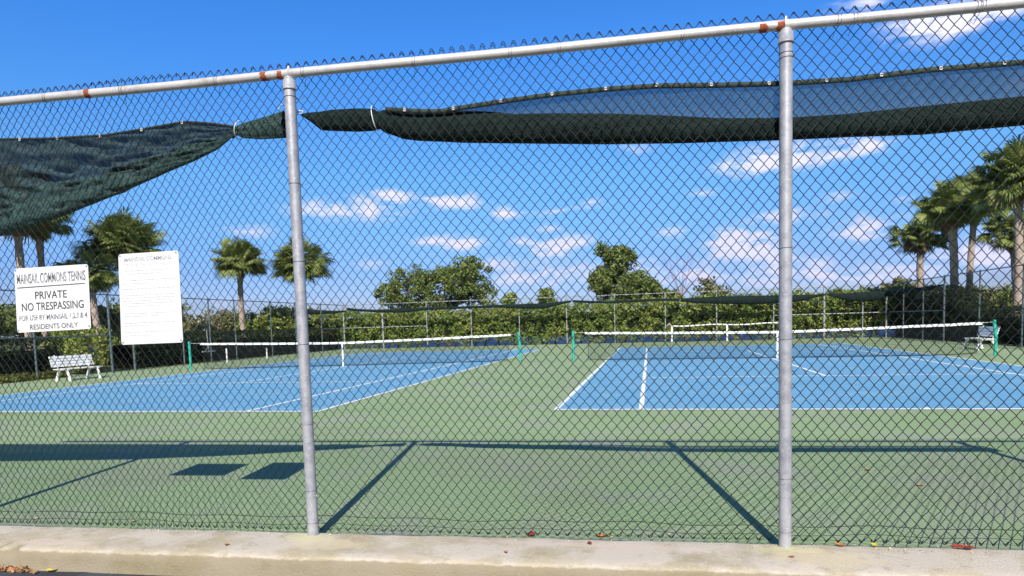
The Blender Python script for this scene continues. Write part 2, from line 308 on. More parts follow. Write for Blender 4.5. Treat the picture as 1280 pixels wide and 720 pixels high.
# ================================================================== NEAR FENCE
def woven(mb, smin, smax, z0, z1, fp, pw, ph, r, k, fine=True, warp=True):
    """chain-link fabric: one bent wire per column"""
    n = int((smax-smin)/pw*2)+1; m_ = int(round((z1-z0)/(ph/2)))
    if fine: ts = np.array([0., .09, .22, .5, .78, .91]); 
    else: ts = np.array([0.])
    u = (np.arange(m_)[:, None]+ts[None, :]).ravel(); u = np.append(u, m_)
    tri = np.abs(((u+1) % 2)-1)            # 0..1..0
    tri = tri-.5
    if fine: tri = .45*np.clip(tri, -.47, .47)/.47+.10*(.5*np.sin(pi*tri)-tri)*2.2
    z = z0+u*(z1-z0)/m_
    an = np.arange(k)*2*pi/k + .3
    nW = int((smax-smin)/pw*2)+1
    if fine: nW = len(COLS)
    V = []; 
    for i in range(nW):
        s_i = smin+i*pw/2; pl = pw
        if fine: s_i, pl = COLS[i]
        off = (tri)*pl*.55*(1 if i % 2 else -1)
        s = s_i+off
        d = np.where(np.arange(len(u)) % 2 == 0, 1, 1)*0.0 + .0022*np.sin(u*pi+ .5*pi)* (1 if fine else 0)
        zz = z.copy()
        if warp:
            lw = .006*np.sin(s*2.1+z*1.7)+.005*np.sin(s*5.3-z*3.1)
            d = d+.010*np.sin(s*1.9+1)*np.sin(z*2.3)+.006*np.sin(s*4.7+z*3)
            dz = .008*np.sin(s*1.3+z*.9)+.004*np.sin(s*3.7-z*2.2); zz = zz+dz*(np.clip((z-.1)/.5, 0, 1)); s = s+lw*np.clip((3.1-z)/.4, 0, 1)
        P = np.stack([s, d, zz], 1)
        T = np.gradient(P, axis=0); T /= np.linalg.norm(T, axis=1)[:, None]
        A = np.cross(T, [0, 1, 0]); A /= np.linalg.norm(A, axis=1)[:, None]; B = np.array([0, 1., 0])
        R = P[:, None]+r*(np.cos(an)[None, :, None]*A[:, None]+np.sin(an)[None, :, None]*B)
        V.append(R)
    V = np.stack(V); nu = len(u)
    Wp = fp(V.reshape(-1, 3))
    i0 = np.arange(nW)[:, None, None]*nu*k; j0 = np.arange(nu-1)[None, :, None]*k; q = np.arange(k)[None, None, :]; q2 = (q+1) % k
    F = np.stack([i0+j0+q, i0+j0+q2, i0+j0+k+q2, i0+j0+k+q], -1).reshape(-1, 4)
    mb.add(Wp, F)
def fplane(d0):
    def f(P):
        o = np.array(FO)+np.array(FN)*d0
        return o+P[:, :1]*np.array(FU)+P[:, 1:2]*np.array(FN)+P[:, 2:]*np.array([0, 0, 1.])
    return f
SM0, SM1 = -5.0, 8.6
fence = thing('chain_link_fence', 'tall black chain link fence with silver posts along the kerb in front', 'fence', tuple(FO))
COLS = []; q_ = SM0                  # the fabric is stretched wider towards the right
while q_ < SM1:
    pl_ = .0585+(.0655-.0585)*min(1, max(0, (q_+1.2)/1.8)); COLS.append((q_, pl_)); q_ += pl_/2
mb = MB(); woven(mb, SM0, SM1, .05, 3.165, fplane(.048), .0652, .0795, .0023, 4); mb.build('chain_link_mesh', M_wire, fence, True)
# knuckled ends
mb = MB()
for i_, (s, pl_) in enumerate(COLS):
    if i_ % 2: continue
    for zc, up_ in ((3.165, 1), (.05, -1)):
        top = s+pl_*.25 if up_ > 0 else s+pl_*.25
        mb.tube([FP(top-.012, zc-up_*.016, .05), FP(top-.003, zc+up_*.003, .05), FP(top+.004, zc+up_*.004, .052), FP(top+.011, zc-up_*.008, .054), FP(top+.018, zc-up_*.02, .052)], .0028, 5)
mb.build('knuckled_edge', M_wire, fence, True)
for z, r in ((.142, .0022), (.088, .0018)):
    mb = MB(); mb.tube([FP(SM0+i*.1, z+.006*sin(i*.9)+.005*sin(i*.37+1), .050) for i in range(int((SM1-SM0)*10))], r, 5); mb.build('tension_wire', M_wire, fence, True)
RZ = 3.078
mb = MB(); mb.tube([FP(SM0+i*.3, RZ+.003*sin(i*.8), 0) for i in range(46)], .0285, 16); mb.build('top_rail', M_rail, fence, True)
def ring(mb, s, z, axis, R, w, n=20, d=0, x=1):
    P = []
    for k in range(n):
        a = 2*pi*k/n
        if axis == 'v': P.append(FP(s+R*cos(a), z+.003*sin(a*2+s), d+R*sin(a)))
        else: P.append(FP(s+.004*sin(a), z+R*cos(a), d+R*sin(a)))
    mb.tube(P, w, 6, closed=True)
for px, w in ((109, .014), (331, .016), (351, .013), (953, .016), (976, .018)):
    s, _ = fence_sz(px, 90 if px < 600 else 30); mb = MB(); K_ = 28; mb.grid([[FP(s+q*w*(1+.8*vnoise(px+cos(a)*2, sin(a)*2, q)), RZ+.0291*cos(a), .0291*sin(a)) for a in (2*pi*k/K_ for k in range(K_))] for q in (-1.3, -.5, .5, 1.3)], True); mb.build('rust_patch', M_rust, fence, True)
for px, py in ((55, 122), (150, 112), (268, 100), (376, 92), (514, 75), (634, 60), (695, 52), (848, 43), (1043, 24), (1063, 22), (1216, 8), (1222, 8)):
    s, _ = fence_sz(px, py); mb = MB(); P = []
    for k in range(27):
        a = k*.55; P.append(FP(s+.004*k*.35+.002*sin(k), RZ+.031*cos(a), .031*sin(a)+.0))
    P += [FP(s+.012, RZ-.045, .03), FP(s+.004, RZ-.075, .046), FP(s-.004, RZ-.062, .05)]
    mb.tube(P, .0016, 5); mb.build('wire_tie', M_tie, fence, True)
for s0 in (-3.1, 0.0, 3.048, 6.1):
    mb = MB(); mb.tube([FP(s0, z, 0) for z in (0, .5, 1.2, 2, 2.6, 3.03)], .0365, 24); p = mb.build('post', M_galv, fence, True)
    mb = MB(); mb.tube([FP(s0, z, 0) for z in (2.975, 2.976, 2.984, 2.985, 3.036, 3.0375, 3.038, 3.055)], [.037, .0435, .0435, .0405, .0405, .039, .034, .030], 24); mb.build('post_cap', M_galv, p, True)
    mb = MB(); mb.tube([FP(s0-.011, RZ, 0), FP(s0+.011, RZ, 0)], .0325, 20); mb.tube([FP(s0, RZ+.03, 0), FP(s0, RZ+.05, 0)], [.009, .006], 8); mb.build('rail_loop', M_rail, p, True)
    for z in ((2.905, 2.39, 1.86, 1.32, .80, .32, .10) if s0 < 1 else (2.93, 2.9, 1.80, 1.30, .46, .12)):
        mb = MB(); zz = z+.02*sin(s0*9+z*7); P = []
        for k in range(22):
            a = k*2*pi/18; P.append(FP(s0+.0385*cos(a), zz+.0016*k*.3, .0385*sin(a)))
        P += [FP(s0+.03, zz+.006, .048), FP(s0+.06, zz+.012, .054), FP(s0+.075, zz+.022, .046)]
        mb.tube(P, .0018, 5); mb.build('wire_tie', M_tie, p, True)

# ================================================================== WIND SCREENS ON THE NEAR FENCE
def interp(pts, n): 
    P = np.array(pts, float); t = np.linspace(P[0, 0], P[-1, 0], n); return t, np.interp(t, P[:, 0], P[:, 1])
def sz(pts, d): return [fence_sz(x, y, d) for x, y in pts]
D0 = .062
# right screen
top = sz([(374, 141), (385, 138), (410, 133), (440, 131), (467, 132), (490, 134), (520, 136), (550, 136), (580, 131), (625, 124), (690, 115), (760, 108), (820, 104), (900, 103), (980, 101), (1060, 96), (1160, 84), (1280, 74), (1500, 55), (1800, 30)], D0)
mid = sz([(560, 141), (600, 140), (640, 138), (690, 137), (760, 137), (830, 140), (900, 144), (980, 144), (1060, 139), (1160, 128), (1280, 116), (1500, 95), (1800, 70)], D0)
bot = sz([(374, 143), (385, 150), (397, 160), (440, 161), (467, 160), (482, 164), (500, 170), (520, 172), (580, 174), (640, 175), (760, 176), (860, 175), (980, 172), (1060, 168), (1160, 164), (1280, 153), (1500, 132), (1800, 105)], D0)
def F_(pts): P = np.array(pts); return lambda s: np.interp(s, P[:, 0], P[:, 1])
zt, zm, zb = F_(top), F_(mid), F_(bot)
scr = thing('windscreen_roll', 'dark green fabric windscreen rolled up and hung between and past the two silver posts', 'windscreen', tuple(FP(2, 2.8, D0)))
s_end = mid[-1][0]
n = 200; G = []; 
for i in range(n):
    s = mid[0][0]-.15+(s_end-mid[0][0]+.15)*i/(n-1); t_ = zt(s); m_ = min(zm(s), t_-.012); row = []
    for j in range(9):
        v = j/8; row.append(FP(s, t_*(1-v)+(m_-.03)*v, D0+.004+.035*sin(v*pi*.6)+.006*vnoise(s*6, v*2)))
    G.append(row)
mb = MB(); mb.grid(G); mb.build('fabric_panel', M_fab, scr, True)
n = 420; G = []; K = 26; s_a = top[0][0]
for i in range(n):
    s = s_a+(s_end-s_a)*i/(n-1)
    t_ = float(zm(s)) if s > mid[0][0] else float(zt(s)); 
    if s < mid[0][0]: t_ = float(zt(s))-.004
    elif s < mid[2][0]: w = (s-mid[0][0])/(mid[2][0]-mid[0][0]); t_ = (float(zt(s))-.004)*(1-w)+float(zm(s))*w
    b_ = float(zb(s)); h = max((t_-b_)/2, .002); c = (t_+b_)/2; row = []
    for j in range(K):
        a = 2*pi*j/K
        wr = 1+.10*vnoise(s*3, cos(a)*2, sin(a)*2)+.10*vnoise(s*11+cos(a)*4, cos(a)*1.5, sin(a)*1.5)+.05*vnoise(s*34+cos(a)*5, sin(a)*2)
        pin = .25*math.exp(-((s-.553)/.02)**2)
        row.append(FP(s, c+h*cos(a)*(.97*(1-pin)+.03*wr), D0+.008+h*.75-h*.75*sin(a)*wr*(1-pin*.5)))
    G.append(row)
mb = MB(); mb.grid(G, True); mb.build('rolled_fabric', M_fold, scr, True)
G = []
for i in range(260):
    s = .62+(s_end-.62)*i/259; z = float(zt(s)); hh = .03
    G.append([FP(s, z+.003*vnoise(s*20), D0), FP(s, z-.002, D0-.004), FP(s, z-hh, D0-.003+.003*vnoise(s*15)), FP(s, z-hh, D0+.004), FP(s, z-.002, D0+.004)])
mb = MB(); mb.grid(G, True); mb.build('header_hem', M_hem, scr, True)
def grommet(s, z, parent):
    mb = MB(); P = [FP(s+.008*cos(k*pi/5), z+.008*sin(k*pi/5), D0-.008) for k in range(10)]; mb.tube(P, .0032, 6, closed=True)
    mb.tube([FP(s, z, D0-.004), FP(s+.004, z+.010, D0-.014), FP(s+.002, z+.018, D0-.018)], .0018, 5)
    mb.build('grommet', M_white, parent, True)
for px in (505, 566, 626, 690, 757, 821, 889, 961, 1033, 1101, 1175, 1254):
    s, _ = fence_sz(px, 110, D0); grommet(s, float(zt(s))-.014, scr)
def loop_tie(s, zc, h, parent, slant=.02):
    mb = MB(); P = [FP(s+slant*cos(k*pi/8), zc+h*cos(k*pi/8), D0+.035-.06*sin(k*pi/8)) for k in range(16)]; mb.tube(P, .0032, 6, closed=True); mb.build('white_tie', M_white, parent, True)
s, z1_ = fence_sz(466, 131, D0); _, z2_ = fence_sz(468, 161, D0); loop_tie(s, (z1_+z2_)/2, (z1_-z2_)/2+.004, scr, -.012)
s, z_ = fence_sz(375, 141, D0); mb = MB(); mb.tube([FP(s-.018, z_+.0, D0-.01), FP(s, z_+.012, D0-.006), FP(s+.02, z_+.01, D0), FP(s+.012, z_-.012, D0-.004), FP(s-.018, z_-.002, D0-.01)], .005, 6); mb.build('white_clip', M_white, scr, True)

# left screen
top = sz([(-800, 240), (-260, 195), (-120, 184), (0, 173), (60, 172), (130, 168), (180, 160), (230, 151), (262, 153), (292, 157), (300, 152), (325, 144), (351, 135)], D0)
bot = sz([(-800, 420), (-260, 345), (-120, 325), (0, 292), (60, 273), (100, 257), (150, 238), (200, 216), (240, 200), (270, 186), (288, 172), (294, 168), (300, 171), (322, 172), (347, 170)], D0)
zt, zb = F_(top), F_(bot)
scl = thing('sagging_windscreen', 'torn dark green fabric windscreen sagging from the fence above the white signs', 'windscreen', tuple(FP(-1.5, 2.7, D0)))
T = [0, .1, .2, .3, .4, .48, .55, .62, .7, .78, .86, .92, .96, 1.0, 1.0, .97]
Z = [0, .09, .18, .28, .38, .47, .55, .62, .70, .78, .87, .94, .985, 1.0, .97, .88]
Dd = [0, .01, .03, .06, .09, .12, .13, .11, .06, .02, 0, .02, .05, .11, .17, .2]
def left_rows(sa, sb, n, ja, jb, amp):
    G = []
    for i in range(n):
        s = sa+(sb-sa)*i/(n-1); t_ = float(zt(s)); b_ = float(zb(s)); H = t_-b_; row = []
        for j in range(ja*3, jb*3+1):
            z = np.interp(j/3, range(16), Z); dd = np.interp(j/3, range(16), Dd)
            fold = amp*(1.3*vnoise(s*2.2+z*2.0, z*7-s*3.2, 3)+1.1*vnoise(s*5+z*5, z*14-s*8, 7)+.35*vnoise(s*22, z*26-s*9, 2))
            dd2 = max(0.0, dd*min(H, .5)+fold*min(H*1.5, .6)*(0 if j == 0 else 1)*max(0.0, min(1, (1-z)*7)))
            row.append(FP(s, t_-H*z, D0+.002+dd2))
        G.append(row)
    return G
sA, sB, sC = top[0][0], top[9][0], top[-1][0]-.006
mb = MB(); mb.grid(left_rows(sA, sB, 330, 0, 8, .07)); mb.build('fabric_panel', M_fab2, scl, True)
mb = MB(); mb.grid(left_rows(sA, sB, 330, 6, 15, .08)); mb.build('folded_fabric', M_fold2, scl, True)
G = []
for i in range(60):
    s = sB-.03+(sC-sB+.03)*i/59; t_ = float(zt(s)); b_ = float(zb(s)); h = (t_-b_)/2; c = (t_+b_)/2; row = []
    for j in range(30):
        a = 2*pi*j/30; wr = 1+.55*vnoise(c*3+s*3, cos(a)*6, sin(a)*6)+.25*vnoise(s*25, cos(a)*5, sin(a)*5)
        row.append(FP(s, c+h*cos(a), D0+.01+h*.5-h*.5*sin(a)*wr))
    G.append(row)
mb = MB(); mb.grid(G, True); mb.build('gathered_end', M_fold2, scl, True)
G = []
for i in range(120):
    s = sA+(sB-sA)*i/119; z = float(zt(s)); G.append([FP(s, z+.002, D0), FP(s, z-.002, D0-.003), FP(s, z-.012, D0-.002), FP(s, z-.012, D0+.003), FP(s, z, D0+.003)])
mb = MB(); mb.grid(G, True); mb.build('header_hem', M_hem, scl, True)
for px in (25, 72, 126, 178, 229): s, _ = fence_sz(px, 165, D0); grommet(s, float(zt(s))-.012, scl)
s, z1_ = fence_sz(295, 152, D0); _, z2_ = fence_sz(292, 170, D0); loop_tie(s, (z1_+z2_)/2, (z1_-z2_)/2+.012, scl, .012)
s, z_ = fence_sz(350, 135, D0); mb = MB(); mb.tube([FP(s-.015, z_-.01, D0), FP(s, z_, D0-.004), FP(s+.03, z_+.012, .03)], .004, 6); mb.build('white_clip', M_white, scl, True)

# ================================================================== SIGNS
DS = .036
def sign_map(c4):
    """c4: (s,z) of the tl, tr, br, bl corners -> function (u,v) in 0..1 (v down)"""
    c = [np.array(q) for q in c4]
    def f(u, v, d=DS):
        p = (c[0]*(1-u)+c[1]*u)*(1-v)+(c[3]*(1-u)+c[2]*u)*v; return FP(p[0], p[1], d)
    return f
def panel(f, parent):
    mb = MB(); n = 14; pts = []; r = .03; ro = .03*1.3
    for cx_, cy_, a0 in ((r, ro, pi), (1-r, ro, 1.5*pi), (1-r, 1-ro, 0), (r, 1-ro, .5*pi)):
        for k in range(5): a = a0+k*pi/8; pts.append((cx_+r*cos(a), cy_+ro*sin(a)))
    nP = len(pts); V = [tuple(f(u, v, DS-.0015)) for u, v in pts]+[tuple(f(u, v, DS+.0015)) for u, v in pts]+[tuple(f(.5, .5, DS-.0015)), tuple(f(.5, .5, DS+.0015))]
    F = []
    for k in range(nP):
        k2 = (k+1) % nP; F.append([k2, k, 2*nP, 2*nP]); F.append([nP+k, nP+k2, 2*nP+1, 2*nP+1]); F.append([k, k2, nP+k2, nP+k])
    mb.add(V, F); return mb.build('sign_panel', M_sign, parent)
def lettering(f, text, u0, u1, v0, v1, material, parent, bold=0.0, spacing=1.0):
    cu = bpy.data.curves.new('lettering', 'FONT'); cu.body = text; cu.size = 1; cu.space_character = spacing; cu.offset = bold; cu.resolution_u = 4; cu.fill_mode = 'BOTH'
    o = bpy.data.objects.new('tmp', cu); COL.objects.link(o); dg = bpy.context.evaluated_depsgraph_get(); dg.update()
    me = bpy.data.meshes.new_from_object(o.evaluated_get(dg)); bpy.data.objects.remove(o)
    V = np.array([v.co[:] for v in me.vertices]); lo, hi = V.min(0), V.max(0)
    nv = []
    for v in V:
        uu = u0+(u1-u0)*(v[0]-lo[0])/(hi[0]-lo[0]); vv = v1-(v1-v0)*(v[1]-lo[1])/(hi[1]-lo[1]); p = f(uu, vv, DS-.0026)-parent.location; nv.append(p)
    for v, p in zip(me.vertices, nv): v.co = p
    me.materials.clear(); me.materials.append(material); me.name = 'lettering'
    ob = bpy.data.objects.new('lettering', me); COL.objects.link(ob); ob.parent = parent; ob['label'] = 'text reading '+text.lower(); return ob
def bolts(f, parent, spots):
    for u, v in spots:
        mb = MB(); c = f(u, v, DS); mb.tube([c-FN*.006, c-FN*.002], [.005, .006], 8); mb.tube([c+FN*.002, f(u, v, DS)+FN*.02], .002, 5)
        mb.build('sign_bolt', M_tie, parent, True)
f1 = sign_map([fence_sz(18, 336, DS), fence_sz(110, 330, DS), fence_sz(114, 411, DS), fence_sz(22, 416, DS)])
sg = thing('warning_sign', 'white rectangular sign reading private no trespassing, wired to the mesh at left', 'sign', tuple(f1(.5, .5)))
panel(f1, sg)
lettering(f1, 'MAINSAIL COMMONS TENNIS', .03, .96, .09, .245, M_ink2, sg, .012)
mb = MB(); mb.quad(f1(.03, .295, DS-.0026), f1(.95, .285, DS-.0026), f1(.95, .300, DS-.0026), f1(.03, .310, DS-.0026)); mb.build('ruled_line', M_ink, sg)
lettering(f1, 'PRIVATE', .27, .70, .375, .495, M_ink, sg, .012)
lettering(f1, 'NO TRESPASSING', .08, .92, .545, .67, M_ink, sg, .012)
lettering(f1, 'FOR USE BY MAINSAIL 1,2,3 & 4', .04, .96, .735, .835, M_ink2, sg, .012)
lettering(f1, 'RESIDENTS ONLY', .18, .83, .885, .965, M_ink, sg, .006)
bolts(f1, sg, ((.02, .03), (.98, .03), (.98, .955), (.02, .965)))
f2 = sign_map([fence_sz(148, 318, DS), fence_sz(223, 313, DS), fence_sz(229, 428, DS), fence_sz(152, 431, DS)])
sg2 = thing('rules_sign', 'taller white portrait sign with sun-faded court rules, wired beside the trespassing sign', 'sign', tuple(f2(.5, .5)))
panel(f2, sg2)
lettering(f2, 'MAINSAIL COMMONS', .10, .88, .042, .088, M_ink3, sg2, .01)
lettering(f2, 'TENNIS FACILITY RULES', .09, .90, .11, .145, M_ink4, sg2)
for v, ua, ub in ((.185, .10, .80), (.22, .14, .68), (.29, .04, .95), (.325, .06, .5), (.385, .04, .92), (.455, .06, .92), (.485, .04, .92), (.515, .06, .9), (.545, .05, .88), (.575, .05, .72), (.655, .05, .92), (.685, .06, .62), (.76, .06, .9), (.79, .06, .55), (.86, .05, .88), (.90, .05, .45)):
    u = ua; mb = MB()
    while u < ub:
        w = random.uniform(.018, .075); mb.quad(f2(u, v, DS-.0026), f2(min(u+w, ub), v, DS-.0026), f2(min(u+w, ub), v+.009, DS-.0026), f2(u, v+.009, DS-.0026)); u += w+.015
    mb.build('faded_text_line', M_ink4, sg2)
bolts(f2, sg2, ((.03, .02), (.96, .02), (.97, .975), (.03, .975)))

# ================================================================== FAR AND SIDE FENCES
def run_fence(A, B, posts, label, pmat, rails=(), h=2.95, mesh=True, mesh_r=.0011):
    A, B = Vector(A), Vector(B); u = (B-A).normalized(); nn = Vector((-u.y, u.x, 0)); Ln = (B-A).length
    t = thing('boundary_fence', label, 'fence', tuple(A))
    def fp(P): return np.array(A)+P[:, :1]*np.array(u)+P[:, 1:2]*np.array(nn)+P[:, 2:]*np.array([0, 0, 1.])
    if mesh:
        mb = MB(); woven(mb, .03, Ln-.03, .02, h+.02, fp, .085, .085, mesh_r, 3, False, False); mb.build('chain_link_mesh', M_wire, t)
    mb = MB(); mb.tube([A+Vector((0, 0, h)), A+u*Ln*.5+Vector((0, 0, h)), B+Vector((0, 0, h))], .022, 8); mb.build('top_rail', pmat, t, True)
    for (a, b) in rails:
        mb = MB(); mb.tube([A+u*a+Vector((0, 0, 1.42)), A+u*b+Vector((0, 0, 1.42))], .024, 8); mb.build('brace_rail', pmat, t, True)
    for d, r in posts:
        mb = MB(); c = A+u*d; mb.tube([c, c+Vector((0, 0, h*.5)), c+Vector((0, 0, h+.04))], r, 10); p = mb.build('post', pmat, t, True)
        mb = MB(); mb.tube([c+Vector((0, 0, h+.03)), c+Vector((0, 0, h+.07))], [r*1.2, r*.5], 10); mb.build('post_cap', pmat, p, True)
    return t
XL, XR, YF = -20.0, 13.0, 40.0
fx = [at_depth(p, 430, YF).x - XL for p in (479.5, 534.5, 590, 650, 709, 769, 832, 896, 967, 1030, 1078)]
run_fence((XL, YF, 0), (XR, YF, 0), [(0, .05)]+[(f, .055 if i in (0, 9) else .032) for i, f in enumerate(fx)]+[(XR-XL, .05)],
          'pale chain link fence across the far end of the courts before the tall hedge', M_dpost, rails=[(0, fx[1]), (fx[8], XR-XL)])
run_fence((XL, 4.4, 0), (XL, 39.9, 0), [(y-4.4, .045 if y in (20.8, 21.9) else .034) for y in (5.5, 8.5, 11.6, 14.6, 17.7, 20.8, 21.9, 24.7, 26.5, 28.4, 31.5, 34, 37)],
          'dark chain link fence along the left side of the courts behind a bench', M_dark, rails=[(10.2, 16.4), (32.6, 35.5)])
run_fence((XR, 5.2, 0), (XR, 39.9, 0), [(y-5.2, .04 if y == 32.7 else .03) for y in (8.5, 11.5, 14.5, 17.5, 20.5, 23.5, 26.4, 29.5, 32.7, 35.0, 37.5)],
          'dark chain link fence along the right side of the courts before the palms', M_dark, rails=[(27.5, 34.7)])
# rolled screens on the far fence
def far_roll(pts, label, side=None, name='rolled_windscreen'):
    G = []; P0 = None; P = np.array(pts, float); xs = np.linspace(P[0, 0], P[-1, 0], 70)
    for x in xs:
        yt, yb = np.interp(x, P[:, 0], P[:, 1]), np.interp(x, P[:, 0], P[:, 2])
        fn = (lambda y: at_depth(x, y, YF-.07)) if side is None else (lambda y: at_side(x, y, side))
        a, b = fn(yt), fn(yb); c = (a+b)/2; h = (a-b).length/2
        nrm = Vector((0, -1, 0)) if side is None else Vector((-1, 0, 0))
        if P0 is None: P0 = c
        G.append([c+Vector((0, 0, h*cos(k*pi/5)))+nrm*(h*.5*sin(k*pi/5)*(1+.3*vnoise(x*.2, k))) for k in range(10)])
    mb = MB(); V = mb.grid(G, True); o = mb.build(name, M_fold, None, True); tag(o, label, 'windscreen', 'rolled screens on the far fences'); return o
far_roll([(366, 384, 391), (380, 386, 393), (400, 387.5, 393), (418, 388.5, 392), (432, 388, 389.5)], 'short dark rolled screen high on the far fence at the left corner')
far_roll([(434, 384.5, 388), (445, 386, 389), (470, 387, 390.5), (500, 386, 391), (535, 384, 387.5), (590, 382.5, 385.5), (620, 381, 384.5), (650, 380, 386), (680, 379, 386), (700, 377, 381), (714, 375.5, 377.5)], 'long rolled green screen sagging on the far fence between the two big trees')
far_roll([(716, 375, 378), (740, 376, 379), (760, 376.5, 379.5), (800, 374, 377.5), (832, 373, 376), (849, 373, 376.5)], 'thin rolled green screen on the far fence in front of the solitary tall tree')
far_roll([(851, 373, 377), (870, 372, 379), (900, 370.5, 380), (940, 369.5, 380.5), (980, 369, 379), (1005, 368.5, 376), (1020, 368, 372), (1032, 367, 369)], 'thick bulging green screen roll on the far fence seen beside the right silver post')
far_roll([(1034, 367, 369), (1050, 366.5, 374), (1065, 366, 377), (1085, 364.5, 377), (1104, 363, 374)], 'dark sagging screen at the right corner of the far fence')
far_roll([(1108, 362, 371), (1125, 361, 368), (1150, 359.5, 364.5), (1165, 357.5, 361.5), (1179, 355, 357)], 'black screen strip drooping on the right side fence left of the palms', side=XR-.06)

# ================================================================== TENNIS NETS
def net(A, B, c_frac, label, posts=True, h=1.04, hc=.91, group=None):
    A, B = Vector(A), Vector(B); u = (B-A).normalized(); Ln = (B-A).length; nn = Vector((-u.y, u.x, 0))
    t = thing('tennis_net', label, 'tennis net', tuple(A))
    def top(s): 
        q = s/Ln; k = q/c_frac if q < c_frac else (1-q)/(1-c_frac); return hc+(h-hc)*(1-min(1, k))**1.2
    def P(s, z, d=0): return A+u*s+nn*d+Vector((0, 0, z))
    s0, s1 = .55, Ln-.45; n_ = int((s1-s0)/.05)
    mb = MB(); r = .0032
    for i in range(n_+1):
        s = s0+(s1-s0)*i/n_; e = (1-min(1, (s-s0)/.35)) if s-s0 < .35 else (1-min(1, (s1-s)/.5)) if s1-s < .5 else 0
        mb.tube([P(s, .05+e*e*.06, 0), P(s, top(s)-.05)], r, 4, cap=False)
    for j in range(19):
        mb.tube([P(s0+(s1-s0)*i/30, .05+(top(s0+(s1-s0)*i/30)-.09)*j/18, .002) for i in range(31)], r, 4, cap=False)
    mb.build('net_mesh', M_net, t)
    mb = MB(); G = []
    for i in range(41):
        s = s0-.12+(s1-s0+.24)*i/40; z = top(s)+.012*vnoise(s*2); G.append([P(s, z, -.008), P(s, z-.075, -.010), P(s, z-.075, .010), P(s, z, .008)])
    mb.grid(G, True); mb.build('net_tape', M_tape, t)
    mb = MB(); mb.tube([P(s0-.02, top(s0)-.05), P(s0-.02, .12), P(s0+.12, .06), P(s0+.8, .035), P(Ln/2, .03), P(s1-.8, .04), P(s1-.05, .09), P(s1+.03, .3), P(s1+.03, top(s1)-.05)], .011, 6); mb.build('edge_binding', M_net, t, True)
    mb = MB(); mb.box(P(Ln*c_frac, hc/2, -.012), (.055, .012, hc-.01), Matrix.Rotation(math.atan2(u.y, u.x), 3, 'Z')); mb.build('centre_strap', M_tape, t)
    for s, lean in ((0, .004), (Ln, .04)):
        mb = MB(); mb.tube([P(s, 0), P(s+lean*.5, .5), P(s-lean, 1.07)], .045, 16); p = mb.build('net_post', M_teal, t, True)
        mb = MB(); mb.tube([P(s-lean, 1.06), P(s-lean, 1.09)], [.05, .045], 16); mb.build('post_cap', M_teal, p, True)
        mb = MB(); mb.tube([P(s-lean, 1.03), P(s0-.1 if s == 0 else s1+.1, top(s0)-.02)], .005, 5); mb.build('net_cable', M_white, p, True)
    return t
net((-2.70, 23.2, 0), (10.3, 22.35, 0), .525, 'tennis net with teal posts across the right hand blue court')
net((-17.15, 21.5, 0), (-4.72, 23.45, 0), .47, 'tennis net with teal posts across the left hand blue court')
# portable practice nets near the fences
def practice_net(A, B, label, hgt=.95):
    A, B = Vector(A), Vector(B); u = (B-A).normalized(); Ln = (B-A).length; R3 = Matrix.Rotation(math.atan2(u.y, u.x), 3, 'Z')
    t = thing('practice_net', label, 'practice net', tuple(A))
    for s in (0, Ln*.5, Ln):
        mb = MB(); c = A+u*s; mb.box(c+Vector((0, 0, hgt/2+.02)), (.09, .05, hgt-.06), R3); mb.build('upright', M_white, t)
    mb = MB(); mb.tube([A+u*(Ln*i/20)+Vector((0, 0, hgt+.03-.03*sin(i*pi/5))) for i in range(21)], .035, 8); mb.build('top_bar', M_tape, t, True)
    mb = MB(); mb.tube([A+Vector((0, 0, hgt+.03)), A-u*.12+Vector((0, .1, hgt+.14)), A-u*.3+Vector((0, .25, hgt+.02))], [.04, .08, .03], 8); mb.build('tape_end', mat('dusty_tape', (.5, .42, .28), .8), t, True)
    mb = MB()
    for i in range(int(Ln/.12)): mb.tube([A+u*(i*.12)+Vector((0, 0, .05)), A+u*(i*.12)+Vector((0, 0, hgt))], .004, 4, cap=False)
    for j in range(8): mb.tube([A+Vector((0, 0, .06+j*.12)), B+Vector((0, 0, .06+j*.12))], .004, 4, cap=False)
    mb.build('net_mesh', M_net, t); return t
a = at_depth(840, 428, 38.9); b = at_depth(980, 428, 38.9)
practice_net((a.x, 38.9, 0), (b.x, 38.7, 0), 'low white framed practice net before the far hedge beyond the right court')
# pale marker posts and a court squeegee by the left fence
for px, hh, lb in ((284, .62, 'short white marker post behind the left net near the side fence'), (334, .5, 'small pale marker post farther along the left side fence behind the net')):
    g = at_side(px, 452 if px == 284 else 449, -19.3); mb = MB(); x, y = g.x, g.y
    mb.tube([(x, y, 0), (x, y, hh), (x, y, hh+.03)], [.035, .035, .02], 10)
    t = tag(mb.build('marker_post', M_white, None, True), lb, 'post', 'marker posts by the left fence')
g = at_side(264, 450, -19.75)
sq = thing('court_squeegee', 'wide court squeegee hung head down on the left side fence', 'squeegee', (g.x, g.y, .35))
mb = MB(); mb.tube([(-19.85, g.y, .55), (-19.9, g.y, 1.6)], .016, 8); mb.build('handle', M_galv, sq, True)
mb = MB(); mb.box((-19.84, g.y, .55), (.05, .9, .06)); mb.tube([(-19.84, g.y-.25, .56), (-19.86, g.y, .78), (-19.84, g.y+.25, .56)], .01, 6); mb.build('head', M_dpost, sq)

